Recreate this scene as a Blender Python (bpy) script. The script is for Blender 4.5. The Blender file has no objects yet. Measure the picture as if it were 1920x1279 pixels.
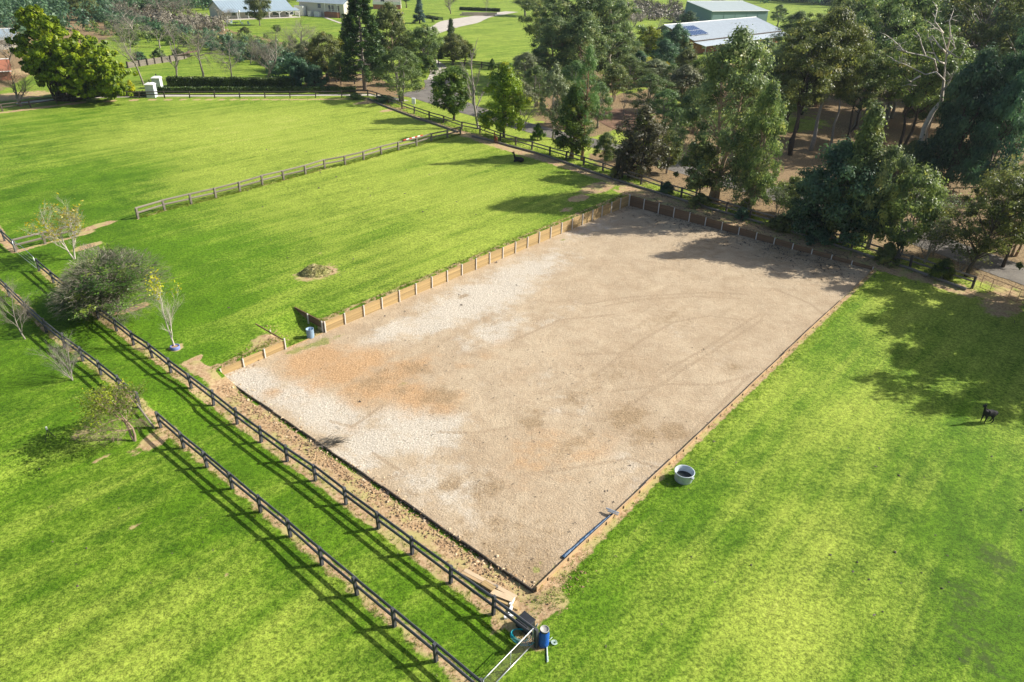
import bpy, math, random
import numpy as np
from mathutils import Vector, Matrix
random.seed(7); RS = np.random.RandomState(11)
S = bpy.context.scene
C = S.collection
R_ = math.radians

# ------------------------------------------------------------------ camera
CAMH = 25.0
RIGHT = np.array([0.99956809, 0.02938756, 0.0])            # world X, Y, Z seen in camera axes (x right, y down, z forward)
UP = np.array([0.02566419, -0.87292398, -0.48718075])
FWD = np.array([0, 0, 1.0]) - UP * UP[2]; FWD /= np.linalg.norm(FWD)
RIGHT = np.cross(FWD, UP)
FPX = 1317.0
cam = bpy.data.cameras.new('camera'); co = bpy.data.objects.new('camera', cam); C.objects.link(co)
cx = Vector((RIGHT[0], FWD[0], UP[0])); cy = Vector((RIGHT[1], FWD[1], UP[1])); cz = Vector((RIGHT[2], FWD[2], UP[2]))
m = Matrix.Identity(4)
for i in range(3):
    m[i][0] = cx[i]; m[i][1] = -cy[i]; m[i][2] = -cz[i]
m[2][3] = CAMH
co.matrix_world = m
cam.sensor_width = 36; cam.lens = FPX / 1920 * 36; cam.clip_start = .5; cam.clip_end = 4000
S.camera = co

# ------------------------------------------------------------------ sky, sun, exposure
SUN_EL, SUN_AZ = 35.0, 12.0            # azimuth counted from +X towards +Y
w = bpy.data.worlds.new('World'); S.world = w; w.use_nodes = True
nt = w.node_tree; bg = nt.nodes['Background']
sky = nt.nodes.new('ShaderNodeTexSky'); sky.sky_type = 'NISHITA'; sky.sun_disc = False
sky.sun_elevation = R_(SUN_EL); sky.sun_rotation = R_(90 - SUN_AZ)
sky.air_density = 1.0; sky.dust_density = 2.5; sky.ozone_density = .6
nt.links.new(sky.outputs[0], bg.inputs[0]); bg.inputs[1].default_value = 0.092
sl = bpy.data.lights.new('sun', 'SUN'); sl.energy = 4.95; sl.angle = R_(.5); sl.color = (1, .95, .86)
so = bpy.data.objects.new('sun', sl); C.objects.link(so)
sd = Vector((math.cos(R_(SUN_EL)) * math.cos(R_(SUN_AZ)), math.cos(R_(SUN_EL)) * math.sin(R_(SUN_AZ)), math.sin(R_(SUN_EL))))
so.rotation_euler = sd.to_track_quat('Z', 'Y').to_euler(); so.location = (60, 20, 80)
vs = S.view_settings
S.display_settings.display_device = 'sRGB'
vs.view_transform = 'Standard'; vs.look = 'None'; vs.gamma = 1; vs.use_curve_mapping = False
vs.exposure = 0.70
S.cycles.max_bounces = 6; S.cycles.diffuse_bounces = 3; S.cycles.transmission_bounces = 3; S.cycles.transparent_max_bounces = 6
S.cycles.volume_bounces = 0
S.cycles.use_denoising = True

# ------------------------------------------------------------------ survey: photo ray -> ground point
AX = np.array([-19.108, 38.944]); BX = np.array([12.711, 77.151]); DX = np.array([1.328, 21.977])
LEN = float(np.linalg.norm(BX - AX)); WID = float(np.linalg.norm(DX - AX))
ES = (BX - AX) / LEN; ET = np.array([ES[1], -ES[0]])
def st(x, y): dx = np.asarray(x) - AX[0]; dy = np.asarray(y) - AX[1]; return dx * ES[0] + dy * ES[1], dx * ET[0] + dy * ET[1]
def xy(s, t): return AX[0] + s * ES[0] + t * ET[0], AX[1] + s * ES[1] + t * ET[1]
def ray(px, py):
    r = np.array([px - 960., py - 639.5, FPX]); return np.array([r @ RIGHT, r @ FWD, r @ UP])
def G0(px, py, z=0.):
    d = ray(px, py); k = (z - CAMH) / d[2]; return d[0] * k, d[1] * k, z
S1 = float(st(*G0(543, 658)[:2])[0]); S2 = float(st(*G0(617, 628)[:2])[0])
RAMP = 3.6
def hst(s, t):
    s = np.asarray(s, float); t = np.asarray(t, float)
    ab = np.interp(s, [0, S2, LEN], [.45, .82, 1.2])
    bc = np.interp(t, [0, WID], [1.2, .25])
    dc = np.interp(s, [0, LEN], [.04, .14])
    ad = np.interp(t, [0, 2.5, WID], [.45, -.06, -.12])
    h = np.where(t < 0, ab, 0.)
    inr = (s > S1) & (s < S2) & (t < 0)
    u = np.clip((-t - 1.3) / (RAMP + .6 - 1.3), 0, 1); u = u * u * (3 - 2 * u)
    h = np.where(inr, ab * u, h)
    ds = np.maximum(s - LEN, 0); dt = np.maximum(t - WID, 0); du = np.maximum(-s, 0)
    h = np.where(s > LEN, (bc * (ds + 1e-6) + .14 * dt) / (ds + dt + 1e-6), h)
    h = np.where((s >= 0) & (s <= LEN) & (t > WID), dc, h)
    h = np.where((s < 0) & (t >= 0), (ad * (du + 1e-6) + (.04) * dt) / (du + dt + 1e-6), h)
    h = np.where((s < 0) & (t < 0), .45, h)
    h = np.where((s > LEN) & (t < 0), 1.2, h)
    ins = (s > 0) & (s < LEN) & (t > 0) & (t < WID)
    return np.where(ins, 0., h)
def gz(x, y): return float(hst(*st(x, y)))
def G(px, py):
    z = 0.
    for _ in range(12):
        x, y, _z = G0(px, py, z); z += .6 * (gz(x, y) - z)
    return Vector((x, y, z))
def depth(p): return float((p[0] * RIGHT + p[1] * FWD + (p[2] - CAMH) * UP)[2])
def px2m(p, n): return n * depth(p) / FPX
def hgt(p, py):                                    # height above p at which the photo row py is met
    q = p[0] * RIGHT + p[1] * FWD + (p[2] - CAMH) * UP
    k = (py - 639.5) / FPX
    return float((k * q[2] - q[1]) / (UP[1] - k * UP[2]))

# ------------------------------------------------------------------ helpers
class MB:
    def __init__(s): s.v = []; s.f = []; s.n = 0
    def add(s, v, f):
        v = np.asarray(v, float).reshape(-1, 3); s.v.append(v); s.f += [tuple(i + s.n for i in q) for q in f]; s.n += len(v)
    def box(s, c, d, rz=0):
        x, y, z = d[0] / 2, d[1] / 2, d[2] / 2
        v = np.array([[-x, -y, -z], [x, -y, -z], [x, y, -z], [-x, y, -z], [-x, -y, z], [x, -y, z], [x, y, z], [-x, y, z]])
        a, b = math.cos(rz), math.sin(rz)
        v = np.stack([v[:, 0] * a - v[:, 1] * b, v[:, 0] * b + v[:, 1] * a, v[:, 2]], 1) + np.array(c)
        s.add(v, [(0, 3, 2, 1), (4, 5, 6, 7), (0, 1, 5, 4), (1, 2, 6, 5), (2, 3, 7, 6), (3, 0, 4, 7)])
    def hexa(s, v):        # 8 points, bottom ring then top ring
        s.add(v, [(0, 3, 2, 1), (4, 5, 6, 7), (0, 1, 5, 4), (1, 2, 6, 5), (2, 3, 7, 6), (3, 0, 4, 7)])
    def tube(s, pts, rad, k=6, cap=True):
        pts = [Vector(p) for p in pts]; n = len(pts)
        if not hasattr(rad, '__len__'): rad = [rad] * n
        ref = None; rings = []
        for i, p in enumerate(pts):
            t = (pts[min(i + 1, n - 1)] - pts[max(i - 1, 0)])
            if t.length < 1e-9: t = Vector((0, 0, 1))
            t.normalize()
            if ref is None: ref = Vector((1, 0, 0)) if abs(t.x) < .8 else Vector((0, 1, 0))
            a = (ref - t * ref.dot(t)).normalized(); b = t.cross(a); ref = a
            for j in range(k):
                an = 2 * math.pi * j / k; rings.append(p + (a * math.cos(an) + b * math.sin(an)) * rad[i])
        f = [(i * k + j, i * k + (j + 1) % k, (i + 1) * k + (j + 1) % k, (i + 1) * k + j) for i in range(n - 1) for j in range(k)]
        if cap: f += [tuple(range(k))[::-1], tuple((n - 1) * k + j for j in range(k))]
        s.add([tuple(r) for r in rings], f)
    def lathe(s, prof, k=24, o=(0, 0, 0), cap=False):
        v = [(o[0] + r * math.cos(2 * math.pi * j / k), o[1] + r * math.sin(2 * math.pi * j / k), o[2] + z) for r, z in prof for j in range(k)]
        f = [(i * k + j, i * k + (j + 1) % k, (i + 1) * k + (j + 1) % k, (i + 1) * k + j) for i in range(len(prof) - 1) for j in range(k)]
        if cap: f.append(tuple((len(prof) - 1) * k + j for j in range(k)))
        s.add(v, f)
    def mesh(s, name, mat=None, smooth=False):
        me = bpy.data.meshes.new(name); me.from_pydata(np.concatenate(s.v).tolist() if s.v else [], [], s.f); me.update()
        if mat: me.materials.append(mat)
        if smooth: me.polygons.foreach_set('use_smooth', [True] * len(me.polygons))
        return me
def link(name, me, parent=None, loc=None, mw=None, label=None):
    o = bpy.data.objects.new(name, me); C.objects.link(o)
    if parent: o.parent = parent
    if mw is not None: o.matrix_basis = mw
    if loc is not None: o.location = loc
    if label: o['label'] = label
    return o
def tag(o, label=None, cat=None, group=None, kind=None):
    if label: o['label'] = label
    if cat: o['category'] = cat
    if group: o['group'] = group
    if kind: o['kind'] = kind
    return o
def thing(name, loc, label, cat, group=None, rz=0):
    o = bpy.data.objects.new(name, None); C.objects.link(o); o.location = loc; o.rotation_euler = (0, 0, rz); o.empty_display_size = .3
    return tag(o, label, cat, group)
def span(p0, p1, sy=1, sz=1):                       # matrix taking a unit-length (X) shared mesh onto p0-p1
    p0 = Vector(p0); p1 = Vector(p1); d = p1 - p0; L = d.length; x = d / L
    z = Vector((0, 0, 1)); y = z.cross(x)
    if y.length < 1e-6: y = Vector((0, 1, 0))
    y.normalize(); z = x.cross(y)
    mm = Matrix.Identity(4)
    for i in range(3): mm[i][0] = x[i] * L; mm[i][1] = y[i] * sy; mm[i][2] = z[i] * sz; mm[i][3] = p0[i]
    return mm

# ------------------------------------------------------------------ materials
MAT = {}
class NB:
    def __init__(s, name):
        s.m = bpy.data.materials.new(name); s.m.use_nodes = True; s.t = s.m.node_tree; s.t.nodes.clear()
        s.out = s.n('ShaderNodeOutputMaterial'); MAT[name] = s.m
    def n(s, ty, **kw):
        x = s.t.nodes.new(ty)
        for k, v in kw.items(): setattr(x, k, v)
        return x
    def l(s, a, b): s.t.links.new(a, b)
    def setin(s, sock, v):
        if isinstance(v, bpy.types.NodeSocket): s.l(v, sock)
        elif isinstance(v, (tuple, list)) and len(v) == 3 and sock.type == 'RGBA': sock.default_value = (*v, 1)
        else: sock.default_value = v
    def coord(s, which='Object'): return s.n('ShaderNodeTexCoord').outputs[which]
    def mapping(s, vec, sc=(1, 1, 1), rz=0):
        mp = s.n('ShaderNodeMapping'); s.l(vec, mp.inputs[0]); mp.inputs['Scale'].default_value = sc; mp.inputs['Rotation'].default_value = (0, 0, rz); return mp.outputs[0]
    def along(s, vec, sc, rz): return s.mapping(s.mapping(vec, (1, 1, 1), rz), sc)
    def noise(s, vec, scale, detail=3, rough=.55, dist=0):
        x = s.n('ShaderNodeTexNoise'); s.l(vec, x.inputs['Vector']); x.inputs['Scale'].default_value = scale
        x.inputs['Detail'].default_value = detail; x.inputs['Roughness'].default_value = rough; x.inputs['Distortion'].default_value = dist; return x.outputs['Fac']
    def math(s, op, a, b=0., c=0., clamp=False):
        x = s.n('ShaderNodeMath', operation=op, use_clamp=clamp)
        for i, v in enumerate((a, b, c)): s.setin(x.inputs[i], v)
        return x.outputs[0]
    def mix(s, f, a, b, mode='MIX'):
        x = s.n('ShaderNodeMix', data_type='RGBA', blend_type=mode)
        s.setin(x.inputs[0], f); s.setin(x.inputs[6], a); s.setin(x.inputs[7], b); return x.outputs[2]
    def step(s, v, lo, hi): 
        x = s.n('ShaderNodeMapRange', interpolation_type='SMOOTHSTEP'); s.setin(x.inputs[0], v); x.inputs[1].default_value = lo; x.inputs[2].default_value = hi; return x.outputs[0]
    def attr(s, name): return s.n('ShaderNodeAttribute', attribute_name=name).outputs['Fac']
    def bump(s, h, st=.3, d=.05):
        x = s.n('ShaderNodeBump'); s.l(h, x.inputs['Height']); x.inputs['Strength'].default_value = st; x.inputs['Distance'].default_value = d; return x.outputs[0]
    def pbr(s, col, rough=.8, bump=None, metal=0, spec=.3, trans=None):
        b = s.n('ShaderNodeBsdfPrincipled'); s.setin(b.inputs['Base Color'], col); s.setin(b.inputs['Roughness'], rough)
        b.inputs['Metallic'].default_value = metal; b.inputs['Specular IOR Level'].default_value = spec
        if bump is not None: s.l(bump, b.inputs['Normal'])
        res = b.outputs[0]
        if trans:
            t = s.n('ShaderNodeBsdfTranslucent'); s.setin(t.inputs[0], trans[0]); mx = s.n('ShaderNodeMixShader'); mx.inputs[0].default_value = trans[1]
            s.l(res, mx.inputs[1]); s.l(t.outputs[0], mx.inputs[2]); res = mx.outputs[0]
        s.l(res, s.out.inputs['Surface']); return s.m
def plain(name, col, rough=.7, var=.25, sc=3., metal=0, spec=.3, bump=0, stretch=(1, 1, 1)):
    b = NB(name); v = b.mapping(b.coord(), stretch); n = b.noise(v, sc, 4)
    oi = b.n('ShaderNodeObjectInfo').outputs['Random']
    k = b.math('ADD', b.math('MULTIPLY', b.math('SUBTRACT', n, .5), 2 * var), b.math('MULTIPLY_ADD', oi, var * .5, 1 - var * .25))
    hsv = b.n('ShaderNodeHueSaturation'); b.setin(hsv.inputs['Color'], col); b.l(k, hsv.inputs['Value'])
    return b.pbr(hsv.outputs[0], rough, b.bump(n, bump, .02) if bump else None, metal, spec)
def leafmat(name, dark, light, tip=None, trans=.3, nsc=.45, gloss=.45, hue=.02):
    b = NB(name); g = b.n('ShaderNodeNewGeometry'); v = b.coord()
    r = g.outputs['Random Per Island']; n = b.noise(v, nsc, 2)
    f = b.math('ADD', b.math('MULTIPLY', r, .55), b.step(n, .32, .68)); f = b.math('MULTIPLY', f, .65, clamp=True)
    col = b.mix(f, dark, light)
    if tip: col = b.mix(b.step(b.noise(v, nsc * 1.7, 2), .55, .72), col, tip)
    oi = b.n('ShaderNodeObjectInfo').outputs['Random']
    h = b.n('ShaderNodeHueSaturation'); b.l(col, h.inputs['Color']); b.l(b.math('MULTIPLY_ADD', oi, 2 * hue, .5 - hue), h.inputs['Hue'])
    b.l(b.math('MULTIPLY_ADD', oi, .4, .8), h.inputs['Value'])
    c = h.outputs[0]; tc = b.mix(.5, c, b.mix(1, c, (1., 1., .45), 'MULTIPLY'))
    return b.pbr(c, gloss, None, 0, .35, (tc, trans))

ROT = math.atan2(ES[1], ES[0])
def ground_mat():
    b = NB('grass_ground'); P = b.coord()
    big = b.noise(P, .06, 3); med = b.noise(P, .45, 4, .6); fine = b.noise(P, 5.5, 4, .7); vfine = b.noise(P, 14, 4, .8)
    str_ = b.noise(b.along(P, (.06, 1.0, 1), -ROT), 1.0, 4, .6)
    str2 = b.noise(b.along(P, (.2, 1.0, 1), -ROT + .1), .4, 3, .6)
    tuft = b.math('ADD', b.math('MULTIPLY', fine, .38), b.math('MULTIPLY', vfine, .62))
    g = b.mix(b.step(med, .3, .7), (.046, .108, .003), (.08, .165, .005))
    g = b.mix(b.step(big, .35, .65), g, b.mix(.5, g, (.10, .205, .008)))
    # dry fraction
    dry = b.math('ADD', b.attr('dry'), b.math('MULTIPLY', b.math('SUBTRACT', str_, .5), .85))
    dry = b.math('ADD', dry, b.math('MULTIPLY', b.math('SUBTRACT', str2, .5), .7))
    dry = b.math('ADD', dry, b.math('MULTIPLY', b.math('SUBTRACT', med, .5), .5))
    dry = b.math('ADD', dry, b.math('MULTIPLY', b.math('SUBTRACT', fine, .5), .7))
    c = b.mix(b.math('MULTIPLY', b.step(dry, .15, .95), .9), g, (.285, .345, .05))
    c = b.mix(b.math('MULTIPLY', b.step(dry, .85, 1.35), .7), c, (.44, .41, .13))
    hs = b.n('ShaderNodeHueSaturation'); b.l(c, hs.inputs['Color'])
    b.l(b.math('MULTIPLY_ADD', b.step(tuft, .38, .62), 1.1, .45), hs.inputs['Value']); c = hs.outputs[0]
    # weeds and sparse brown tufts
    wd = b.math('ADD', b.attr('weed'), b.math('MULTIPLY', b.math('SUBTRACT', b.noise(P, 2.6, 4, .7), .5), 1.6))
    c = b.mix(b.math('MULTIPLY', b.step(wd, .45, .85), .8), c, (.05, .075, .018))
    # litter
    lit = b.math('ADD', b.attr('litter'), b.math('MULTIPLY', b.math('SUBTRACT', b.noise(P, .5, 5, .65), .5), 1.1))
    lc = b.mix(b.step(fine, .35, .65), (.115, .08, .042), (.34, .245, .13))
    lc = b.mix(b.step(big, .4, .6), lc, b.mix(.5, lc, (.24, .16, .085)))
    c = b.mix(b.step(lit, .42, .62), c, lc)
    # bare soil
    so_ = b.math('ADD', b.attr('dirt'), b.math('MULTIPLY', b.math('SUBTRACT', b.noise(P, 1.3, 5, .7), .5), .75))
    dc = b.mix(b.step(fine, .35, .65), (.30, .19, .10), (.50, .36, .21))
    dc = b.mix(b.step(b.noise(P, .9, 3), .45, .65), dc, (.40, .34, .14))
    c = b.mix(b.step(so_, .42, .58), c, dc)
    hgt_ = b.math('ADD', b.math('MULTIPLY', tuft, 1.), b.math('MULTIPLY', med, .6))
    b.pbr(c, .85, b.bump(hgt_, .6, .06), 0, .15)
ground_mat()
def arena_mat():
    b = NB('arena_gravel'); P = b.coord()
    fine = b.noise(P, 9, 4, .75); peb = b.n('ShaderNodeTexVoronoi'); b.l(P, peb.inputs['Vector']); peb.inputs['Scale'].default_value = 11
    med = b.noise(P, .9, 5, .65); big = b.noise(P, .18, 4, .6); stk = b.noise(b.along(P, (.25, 1.6, 1), -ROT), .9, 6, .68, .8)
    c = b.mix(b.step(b.math('ADD', b.math('MULTIPLY', med, .5), b.math('MULTIPLY', big, .5)), .3, .7), (.36, .27, .175), (.48, .385, .265))
    c = b.mix(b.math('MULTIPLY', b.step(stk, .5, .75), .5), c, (.34, .26, .165))
    def lay(c, name, col, col2, k=.8, lo=.4, hi=.62, ns=.7, amt=1.):
        a = b.math('ADD', b.attr(name), b.math('MULTIPLY', b.math('SUBTRACT', b.noise(P, ns, 6, .7), .5), k))
        return b.mix(b.math('MULTIPLY', b.step(a, lo, hi), amt), c, b.mix(b.step(fine, .3, .7), col, col2))
    c = lay(c, 'pale', (.41, .36, .28), (.61, .56, .475), amt=.85, lo=.3, hi=.8, k=1.3)
    c = lay(c, 'orange', (.36, .21, .10), (.52, .34, .18), amt=.92, lo=.3, hi=.95, k=1.3)
    c = lay(c, 'brown', (.19, .13, .07), (.36, .26, .15), k=1.5, amt=.75, ns=1.2, lo=.35, hi=.85)
    c = lay(c, 'green', (.10, .17, .02), (.32, .30, .10), k=1.0, ns=1.5, amt=.8)
    c = lay(c, 'track', (.26, .19, .12), (.38, .29, .19), k=.5, amt=.55, ns=.9)
    hs = b.n('ShaderNodeHueSaturation'); b.l(c, hs.inputs['Color'])
    pf = b.noise(P, 15, 4, .85); v = b.math('ADD', b.math('MULTIPLY', b.math('SUBTRACT', fine, .5), .8), b.math('MULTIPLY', b.math('SUBTRACT', pf, .5), 1.5))
    b.l(b.math('ADD', v, 1.), hs.inputs['Value'])
    sc_ = b.noise(P, 2.6, 5, .7); b.pbr(hs.outputs[0], .9, b.bump(b.math('ADD', b.math('ADD', fine, b.math('MULTIPLY', med, .8)), b.math('MULTIPLY', sc_, 1.2)), .85, .07), 0, .15)
arena_mat()
def noisecol(name, cols, scales=(.5, 6), rough=.9, bump=.4, bd=.04, spec=.2):
    b = NB(name); P = b.coord(); n1 = b.noise(P, scales[0], 4); n2 = b.noise(P, scales[1], 4, .7)
    c = b.mix(b.step(n1, .35, .65), cols[0], cols[1]); c = b.mix(b.step(n2, .45, .8), c, cols[2])
    b.pbr(c, rough, b.bump(n2, bump, bd), 0, spec)
noisecol('road_gravel', ((.12, .108, .095), (.175, .16, .14), (.24, .215, .18)))
noisecol('drive_concrete', ((.42, .38, .33), (.5, .46, .4), (.36, .32, .27)))
noisecol('soil_clods', ((.30, .19, .11), (.36, .24, .13), (.48, .35, .2)), (2, 9), bump=.8)
noisecol('hay_heap', ((.42, .37, .17), (.30, .30, .09), (.5, .45, .25)), (2, 9), bump=1, bd=.1)
noisecol('mulch', ((.15, .085, .05), (.22, .13, .08), (.09, .06, .04)), (1, 7))
plain('black_rail', (.06, .063, .07), .6, 1.1, 3.5, spec=.4)
plain('grey_timber', (.19, .165, .135), .85, .6, 5, bump=.3, stretch=(1, 1, 1))
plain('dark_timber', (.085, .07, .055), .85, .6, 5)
plain('sleeper_pine', (.37, .26, .12), .8, .8, 1.6, bump=.2, stretch=(.4, 3, 3))
plain('fresh_board', (.55, .42, .27), .75, .4, 3)
plain('edge_board', (.42, .29, .16), .8, .5, 2)
plain('steel_post', (.62, .58, .52), .5, .15, 3)
plain('galv', (.62, .64, .65), .35, .1, 3, metal=.7)
plain('blue_plastic', (.01, .10, .45), .45, .5, 5, spec=.5)
plain('grey_plastic', (.42, .47, .50), .5, .45, 5)
plain('drum_blue', (.22, .32, .42), .5, .3, 3)
plain('black_plastic', (.035, .037, .042), .5, .3, 5)
plain('lid_grey', (.35, .34, .31), .6, .3, 8)
plain('hose_teal', (.01, .33, .40), .4, .15, 3)
plain('strap_white', (.42, .52, .46), .5, .2, 6)
plain('blue_sheet', (.02, .075, .16), .5, .3, 3)
plain('white_paint', (.72, .72, .70), .5, .06, 2)
plain('pillar_shade_paint', (.52, .56, .58), .6, .1, 2)  # white shaft toned blue-grey, shade of its front put into the colour
plain('cream_wall', (.60, .56, .47), .6, .08, 1.5)
plain('teal_wall', (.16, .26, .25), .6, .1, 2)
plain('roof_pale', (.50, .56, .54), .4, .08, .5, metal=.0, spec=.5)
plain('roof_grey', (.37, .42, .46), .45, .25, 1.2, spec=.5)
plain('roof_blue', (.26, .33, .38), .45, .12, .5, spec=.5)
plain('brick_wall', (.30, .13, .08), .85, .35, 3)
plain('window_glass', (.03, .04, .05), .08, .1, 1, spec=.8)
plain('solar_cell', (.02, .05, .14), .12, .15, 1, spec=.8)
plain('dark_iron', (.03, .03, .03), .5, .1, 2)
plain('red_paint', (.5, .02, .01), .5, .1, 2)
plain('teal_cloth', (.02, .30, .25), .6, .1, 2)
plain('stone_block', (.36, .31, .24), .9, .3, 3, bump=.4)
plain('terracotta', (.30, .12, .07), .8, .3, 3)
plain('garden_chair', (.55, .65, .72), .5, .1, 2)
plain('bark_dark', (.075, .058, .045), .9, .5, 4, bump=.5)
plain('bark_grey', (.26, .23, .20), .9, .5, 5, bump=.3)
plain('bark_pale', (.50, .45, .38), .8, .45, 3)
plain('bark_twig', (.235, .21, .165), .9, .35, 3)
plain('bark_tan', (.33, .24, .17), .85, .5, 3)
plain('bark_red', (.26, .14, .09), .85, .5, 3)
plain('fleece_black', (.018, .017, .018), .9, .4, 12, bump=.6)
plain('fleece_brown', (.20, .07, .035), .9, .3, 12)
b = NB('trough_water'); b.pbr((.01, .014, .012), .04, None, 0, .6)
leafmat('leaf_euc', (.04, .085, .038), (.32, .40, .165), (.48, .48, .18), .5, .35, gloss=.4)
leafmat('leaf_euc_dark', (.022, .068, .042), (.15, .26, .125), None, .45, .35)
leafmat('leaf_olive', (.04, .075, .028), (.29, .36, .11), (.47, .47, .13), .5, .4)
leafmat('leaf_mid', (.03, .075, .014), (.20, .29, .045), (.34, .39, .05), .45, .5)
leafmat('leaf_bright', (.055, .11, .004), (.30, .36, .010), (.42, .44, .015), .4, .5)
leafmat('leaf_feather', (.045, .09, .025), (.23, .34, .10), None, .35, .5)
leafmat('leaf_pine', (.008, .035, .012), (.075, .15, .025), (.14, .22, .03), .2, .6)
leafmat('leaf_blue', (0.022, 0.068, 0.053), (0.090, 0.165, 0.120), None, .15, .6)
leafmat('leaf_yellow', (.30, .34, .01), (.56, .50, .01), (.50, .34, .01), .4, .8)
leafmat('leaf_lime', (.06, .12, .005), (.33, .40, .02), (.45, .42, .02), .4, .5)
leafmat('leaf_grey', (.08, .096, .048), (.30, .33, .17), None, .3, .5)
leafmat('leaf_hedge', (0.022, 0.053, 0.009), (0.105, 0.165, 0.033), None, .2, .8)
leafmat('leaf_gold', (0.275, 0.264, 0.004), (0.605, 0.517, 0.006), (0.275, 0.363, 0.011), .35, .4)
leafmat('leaf_purple', (.04, .04, .024), (.15, .14, .07), (.22, .27, .04), .3, .4)
leafmat('twig_mass', (.12, .105, .075), (.26, .235, .17), None, .1, .5)

# ------------------------------------------------------------------ ground
def axis(lo, hi, d0, a, b, grow):
    v = list(np.arange(a, b + 1e-6, d0)); d = d0
    while v[-1] < hi: d *= grow; v.append(v[-1] + d)
    d = d0
    while v[0] > lo: d *= grow; v.insert(0, v[0] - d)
    return np.array(v)
sa = axis(-160, 1500, .5, -38, 75, 1.05); ta = axis(-1300, 420, .5, -62, 58, 1.05)
def snap(a, vals):
    a = list(a)
    for v in vals: a = [x for x in a if abs(x - v) > .2 or x in vals] + [v]
    return np.array(sorted(set(a)))
sa = snap(sa, [0., LEN]); ta = snap(ta, [0., WID])
for q in (S1, S2): sa = np.array(sorted([x for x in sa if abs(x - q) > .12] + [q - .03, q + .03]))
SS, TT = np.meshgrid(sa, ta, indexing='ij'); HH = hst(SS, TT)
HH = HH + 0.0
e = 1e-4
# exact border values on the four arena edges come from outside the arena
iS0, iS1 = np.argmin(abs(sa)), np.argmin(abs(sa - LEN)); iT0, iT1 = np.argmin(abs(ta)), np.argmin(abs(ta - WID))
HH[:, iT0] = np.where((sa >= 0) & (sa <= LEN), hst(sa, -e), HH[:, iT0]); HH[:, iT1] = np.where((sa >= 0) & (sa <= LEN), hst(sa, WID + e), HH[:, iT1])
HH[iS0, iT0:iT1 + 1] = hst(-e, ta[iT0:iT1 + 1]); HH[iS1, iT0:iT1 + 1] = hst(LEN + e, ta[iT0:iT1 + 1])
XX, YY = xy(SS, TT)
ns, ntt = SS.shape
V = np.stack([XX, YY, HH], -1).reshape(-1, 3)
ii, jj = np.meshgrid(np.arange(ns - 1), np.arange(ntt - 1), indexing='ij')
keep = ~((ii >= iS0) & (ii < iS1) & (jj >= iT0) & (jj < iT1))
ii = ii[keep]; jj = jj[keep]; a0 = ii * ntt + jj
F = np.stack([a0, a0 + 1, a0 + ntt + 1, a0 + ntt], 1)[:, ::-1]
def grid_mesh(name, V, F, mat):
    me = bpy.data.meshes.new(name); me.vertices.add(len(V)); me.vertices.foreach_set('co', V.astype(np.float32).ravel())
    me.loops.add(F.size); me.loops.foreach_set('vertex_index', F.astype(np.int32).ravel())
    me.polygons.add(len(F)); me.polygons.foreach_set('loop_start', np.arange(0, F.size, F.shape[1], dtype=np.int32))
    me.polygons.foreach_set('use_smooth', np.ones(len(F), bool)); me.update(calc_edges=True); me.materials.append(mat); return me
def gp(l): return np.array([tuple(G(a, b))[:2] for a, b in l])
def seg_dist(X, Y, P):
    d = np.full(X.shape, 1e9)
    for (x0, y0), (x1, y1) in zip(P[:-1], P[1:]):
        dx, dy = x1 - x0, y1 - y0; u = np.clip(((X - x0) * dx + (Y - y0) * dy) / (dx * dx + dy * dy), 0, 1)
        d = np.minimum(d, np.hypot(X - x0 - u * dx, Y - y0 - u * dy))
    return d
def inpoly(X, Y, P, soft=1.5):
    ins = np.zeros(X.shape, bool); n = len(P)
    for i in range(n):
        x0, y0 = P[i]; x1, y1 = P[(i + 1) % n]
        c = ((y0 > Y) != (y1 > Y)) & (X < (x1 - x0) * (Y - y0) / (y1 - y0 + 1e-12) + x0); ins ^= c
    d = seg_dist(X, Y, np.vstack([P, P[:1]])); return np.clip(.5 + np.where(ins, d, -d) / (2 * soft), 0, 1)
def blob(X, Y, px, py, rs, rt, amp=1., rot=0.):
    p = G(px, py); s, t = st(X, Y); s0, t0 = st(p.x, p.y); ds, dt = s - s0, t - t0
    if rot: a, b_ = math.cos(rot), math.sin(rot); ds, dt = ds * a + dt * b_, -ds * b_ + dt * a
    return amp * np.exp(-((ds / rs) ** 2 + (dt / rt) ** 2) * .7)
X = V[:, 0]; Y = V[:, 1]
DRY = [(60,250,.35),(200,330,.2),(300,250,.75),(500,240,.9),(700,270,.8),(100,400,.15),(420,320,.8),(250,480,.1),(400,480,.25),(560,400,.65),(750,360,.75),(900,350,.8),(850,450,.8),
 (700,500,.6),(560,540,.5),(400,560,.1),(500,630,.6),(330,600,.15),(380,680,.15),(640,440,.6),(100,560,.1),(300,730,.15),(450,860,.1),(600,1000,.2),(750,1100,.35),(850,1180,.15),
 (50,700,.15),(100,900,.35),(50,1000,.4),(250,1000,.45),(200,1200,.6),(400,1100,.45),(600,1190,.5),(50,1250,.58),(550,1250,.5),(350,950,.2),(1500,720,.6),(1400,880,.4),(1300,940,.15),(1600,800,.6),
 (1700,900,.5),(1850,900,.15),(1500,1000,.85),(1450,1150,.9),(1300,1100,.45),(1200,1200,.4),(1650,1100,.4),(1800,1000,.15),(1870,1200,.1),(1700,1250,.35),(1580,650,.35),(1750,620,.6),(1090,1150,.2),
 (1050,1250,.4),(1850,570,.9),(1700,560,.7),(1000,310,.5),(1050,380,.5),(300,140,.5),(420,130,.5),(900,80,.6),(950,130,.6),(560,50,.5),(500,80,.5),(620,90,.7),(1250,60,.6),(1100,280,.9),(1400,230,.9),(150,205,.5)]
dp = np.array([(*tuple(G(a, b))[:2], v) for a, b, v in DRY])
num = np.zeros(len(V)); den = np.zeros(len(V))
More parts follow.
